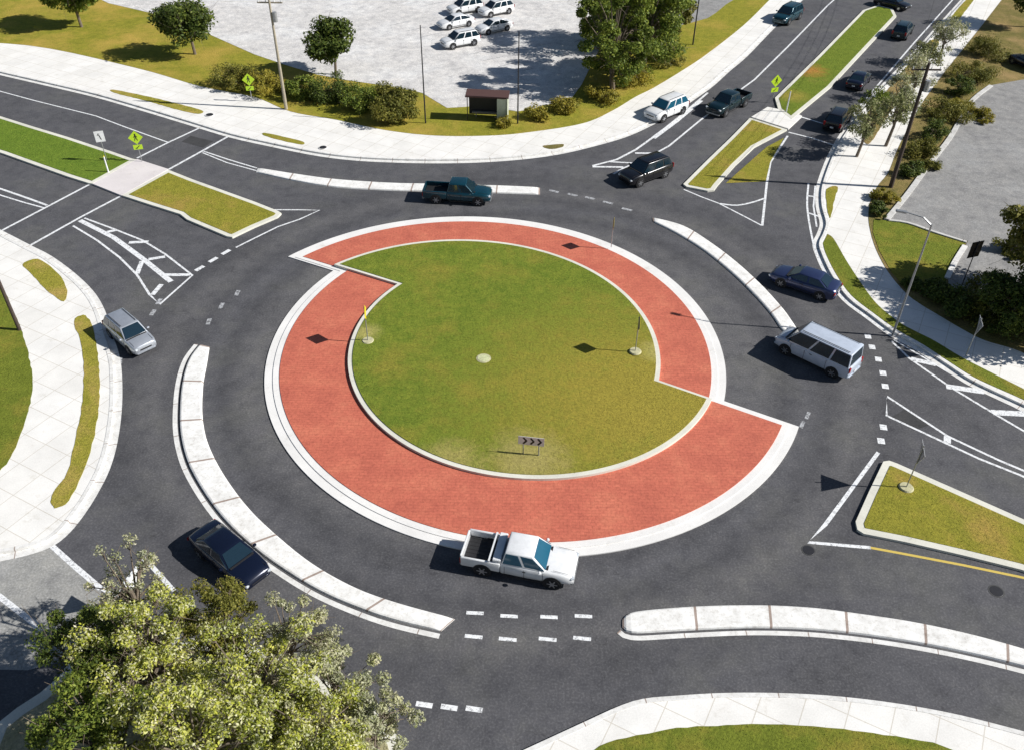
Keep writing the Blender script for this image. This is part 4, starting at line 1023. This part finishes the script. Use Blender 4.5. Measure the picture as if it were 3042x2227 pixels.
# east side
ET = 'shrubs between the right pavement and the grey lot'
for i, (x, y, r, h, wd, lb, lm) in enumerate([
    (2008, 385, 1.0, 1.2, 1.2, 'dark olive shrub next to the tall dark pole', L_DARK), (2030, 342, 1.6, 1.3, .8, 'olive shrub second above the tall dark pole', L_OLIVE),
    (2052, 305, 1.2, 1.9, 1.3, 'dark shrub third above the tall dark pole', L_DARK), (2086, 256, 2.3, 1.5, .8, 'broad olive shrub in the middle of the hedge row', L_OLIVE),
    (2112, 208, 1.5, 2.3, 1.3, 'dark shrub above the middle of the hedge row', L_DARK), (2140, 172, 2.5, 1.6, .9, 'broad olive shrub second from the far end of the hedge row', L_OLIVE),
    (2178, 122, 2.4, 2.0, 1.2, 'dull yellowish shrub at the far end of the hedge row', L_OLIVE), (2162, 262, 1.0, .9, 1.6, 'small flat yellow green shrub on the lot side of the hedge row', L_YEL),
    (1950, 440, .8, .9, 1.3, 'small dry shrub below the tall dark pole', L_YEL), (1936, 472, .7, .9, 1.2, 'small dark shrub at the tip of the grey lot', L_DARK),
    (2040, 372, 1.2, .7, 1.4, 'low dull shrub on the lot side behind the tall dark pole', L_OLIVE), (2118, 240, 1.4, .8, 1.2, 'low dull shrub at the kerb of the grey lot', L_YEL)]):
    shrub((x, y), r, h, lb, lm, int(1500 * r + 1500), .1, ET, seed=50 + i, wide=wd)
YT = 'young trees along the upper right road'
turf([(1902, 300), (1905, 262), (1945, 212), (1990, 160), (2045, 100), (2066, 96), (2040, 140), (1998, 196), (1960, 250), (1930, 300), (1912, 318)], SOIL, 4, z=KZ + 0.035)
for i, (x, y, h, r, lb, lm) in enumerate([(1952, 322, 6.2, 2.0, 'sparse young tree nearest to the tall dark pole', L_DULL), (1916, 275, 3.8, 1.3, 'small green young tree on the patch of grass by the kerb', L_GREEN),
        (1968, 262, 4.6, 1.5, 'pale young tree above the small green one', L_GREY), (2005, 225, 5.4, 1.9, 'pale sparse young tree halfway up the road', L_GREY), 
        (2030, 170, 4.6, 1.6, 'dull green young tree second from the far end', L_DULL), (2068, 140, 5.4, 1.9, 'pale sparse young tree farthest up the road', L_GREY), (1888, 345, 5.8, 1.5, 'thin sparse young tree on the pavement corner', L_DULL)]):
    tree('young_tree', (x, y), h, r, lb, lm, 2800, .11, YT, seed=70 + i, clumps=18)
RT = 'trees along the right edge'
tree('shade_tree', (2262, 640), 8.0, 3.0, 'leafy tree at the right edge beside the grey lot', L_OLIVE, 12000, .17, RT, seed=80, clumps=34)
tree('shade_tree', (2350, 748), 7.4, 3.4, 'large dark tree at the right edge shading the pavement', L_DARK, 16000, .18, RT, seed=81, clumps=40)
tree('shade_tree', (2212, 728), 4.6, 2.1, 'low dark tree over the shaded pavement at right', L_DARK, 9000, .13, RT, seed=82, clumps=26)
tree('shade_tree', (2262, 60), 7.5, 3.0, 'dark tree in the top right corner', L_DARK, 9000, .2, RT, seed=83)
BU = 'bushes in the shade at right'
for i, (x, y, r, h, lb, lm) in enumerate([(2060, 655, 1.3, 1.2, 'low dark bush at the lower edge of the lawn patch', L_DARK), (2110, 682, 1.6, 1.5, 'dark bush above the yield sign at right', L_DARK),
        (2165, 700, 1.8, 1.8, 'olive bush under the dark backed sign, at the pavement', L_OLIVE), (2225, 722, 2.0, 2.0, 'dark bush under the large tree', L_DARK), (2200, 660, 1.8, 1.8, 'olive bush between sign and right edge', L_OLIVE),
        (2232, 560, 1.2, 1.6, 'upright olive bush at the right edge of the grey lot', L_OLIVE), (2010, 632, .8, .8, 'small green bush at the left rim of the lawn patch', L_DARK)]):
    shrub((x, y), r, h, lb, lm, 3500, .12, BU, seed=90 + i)
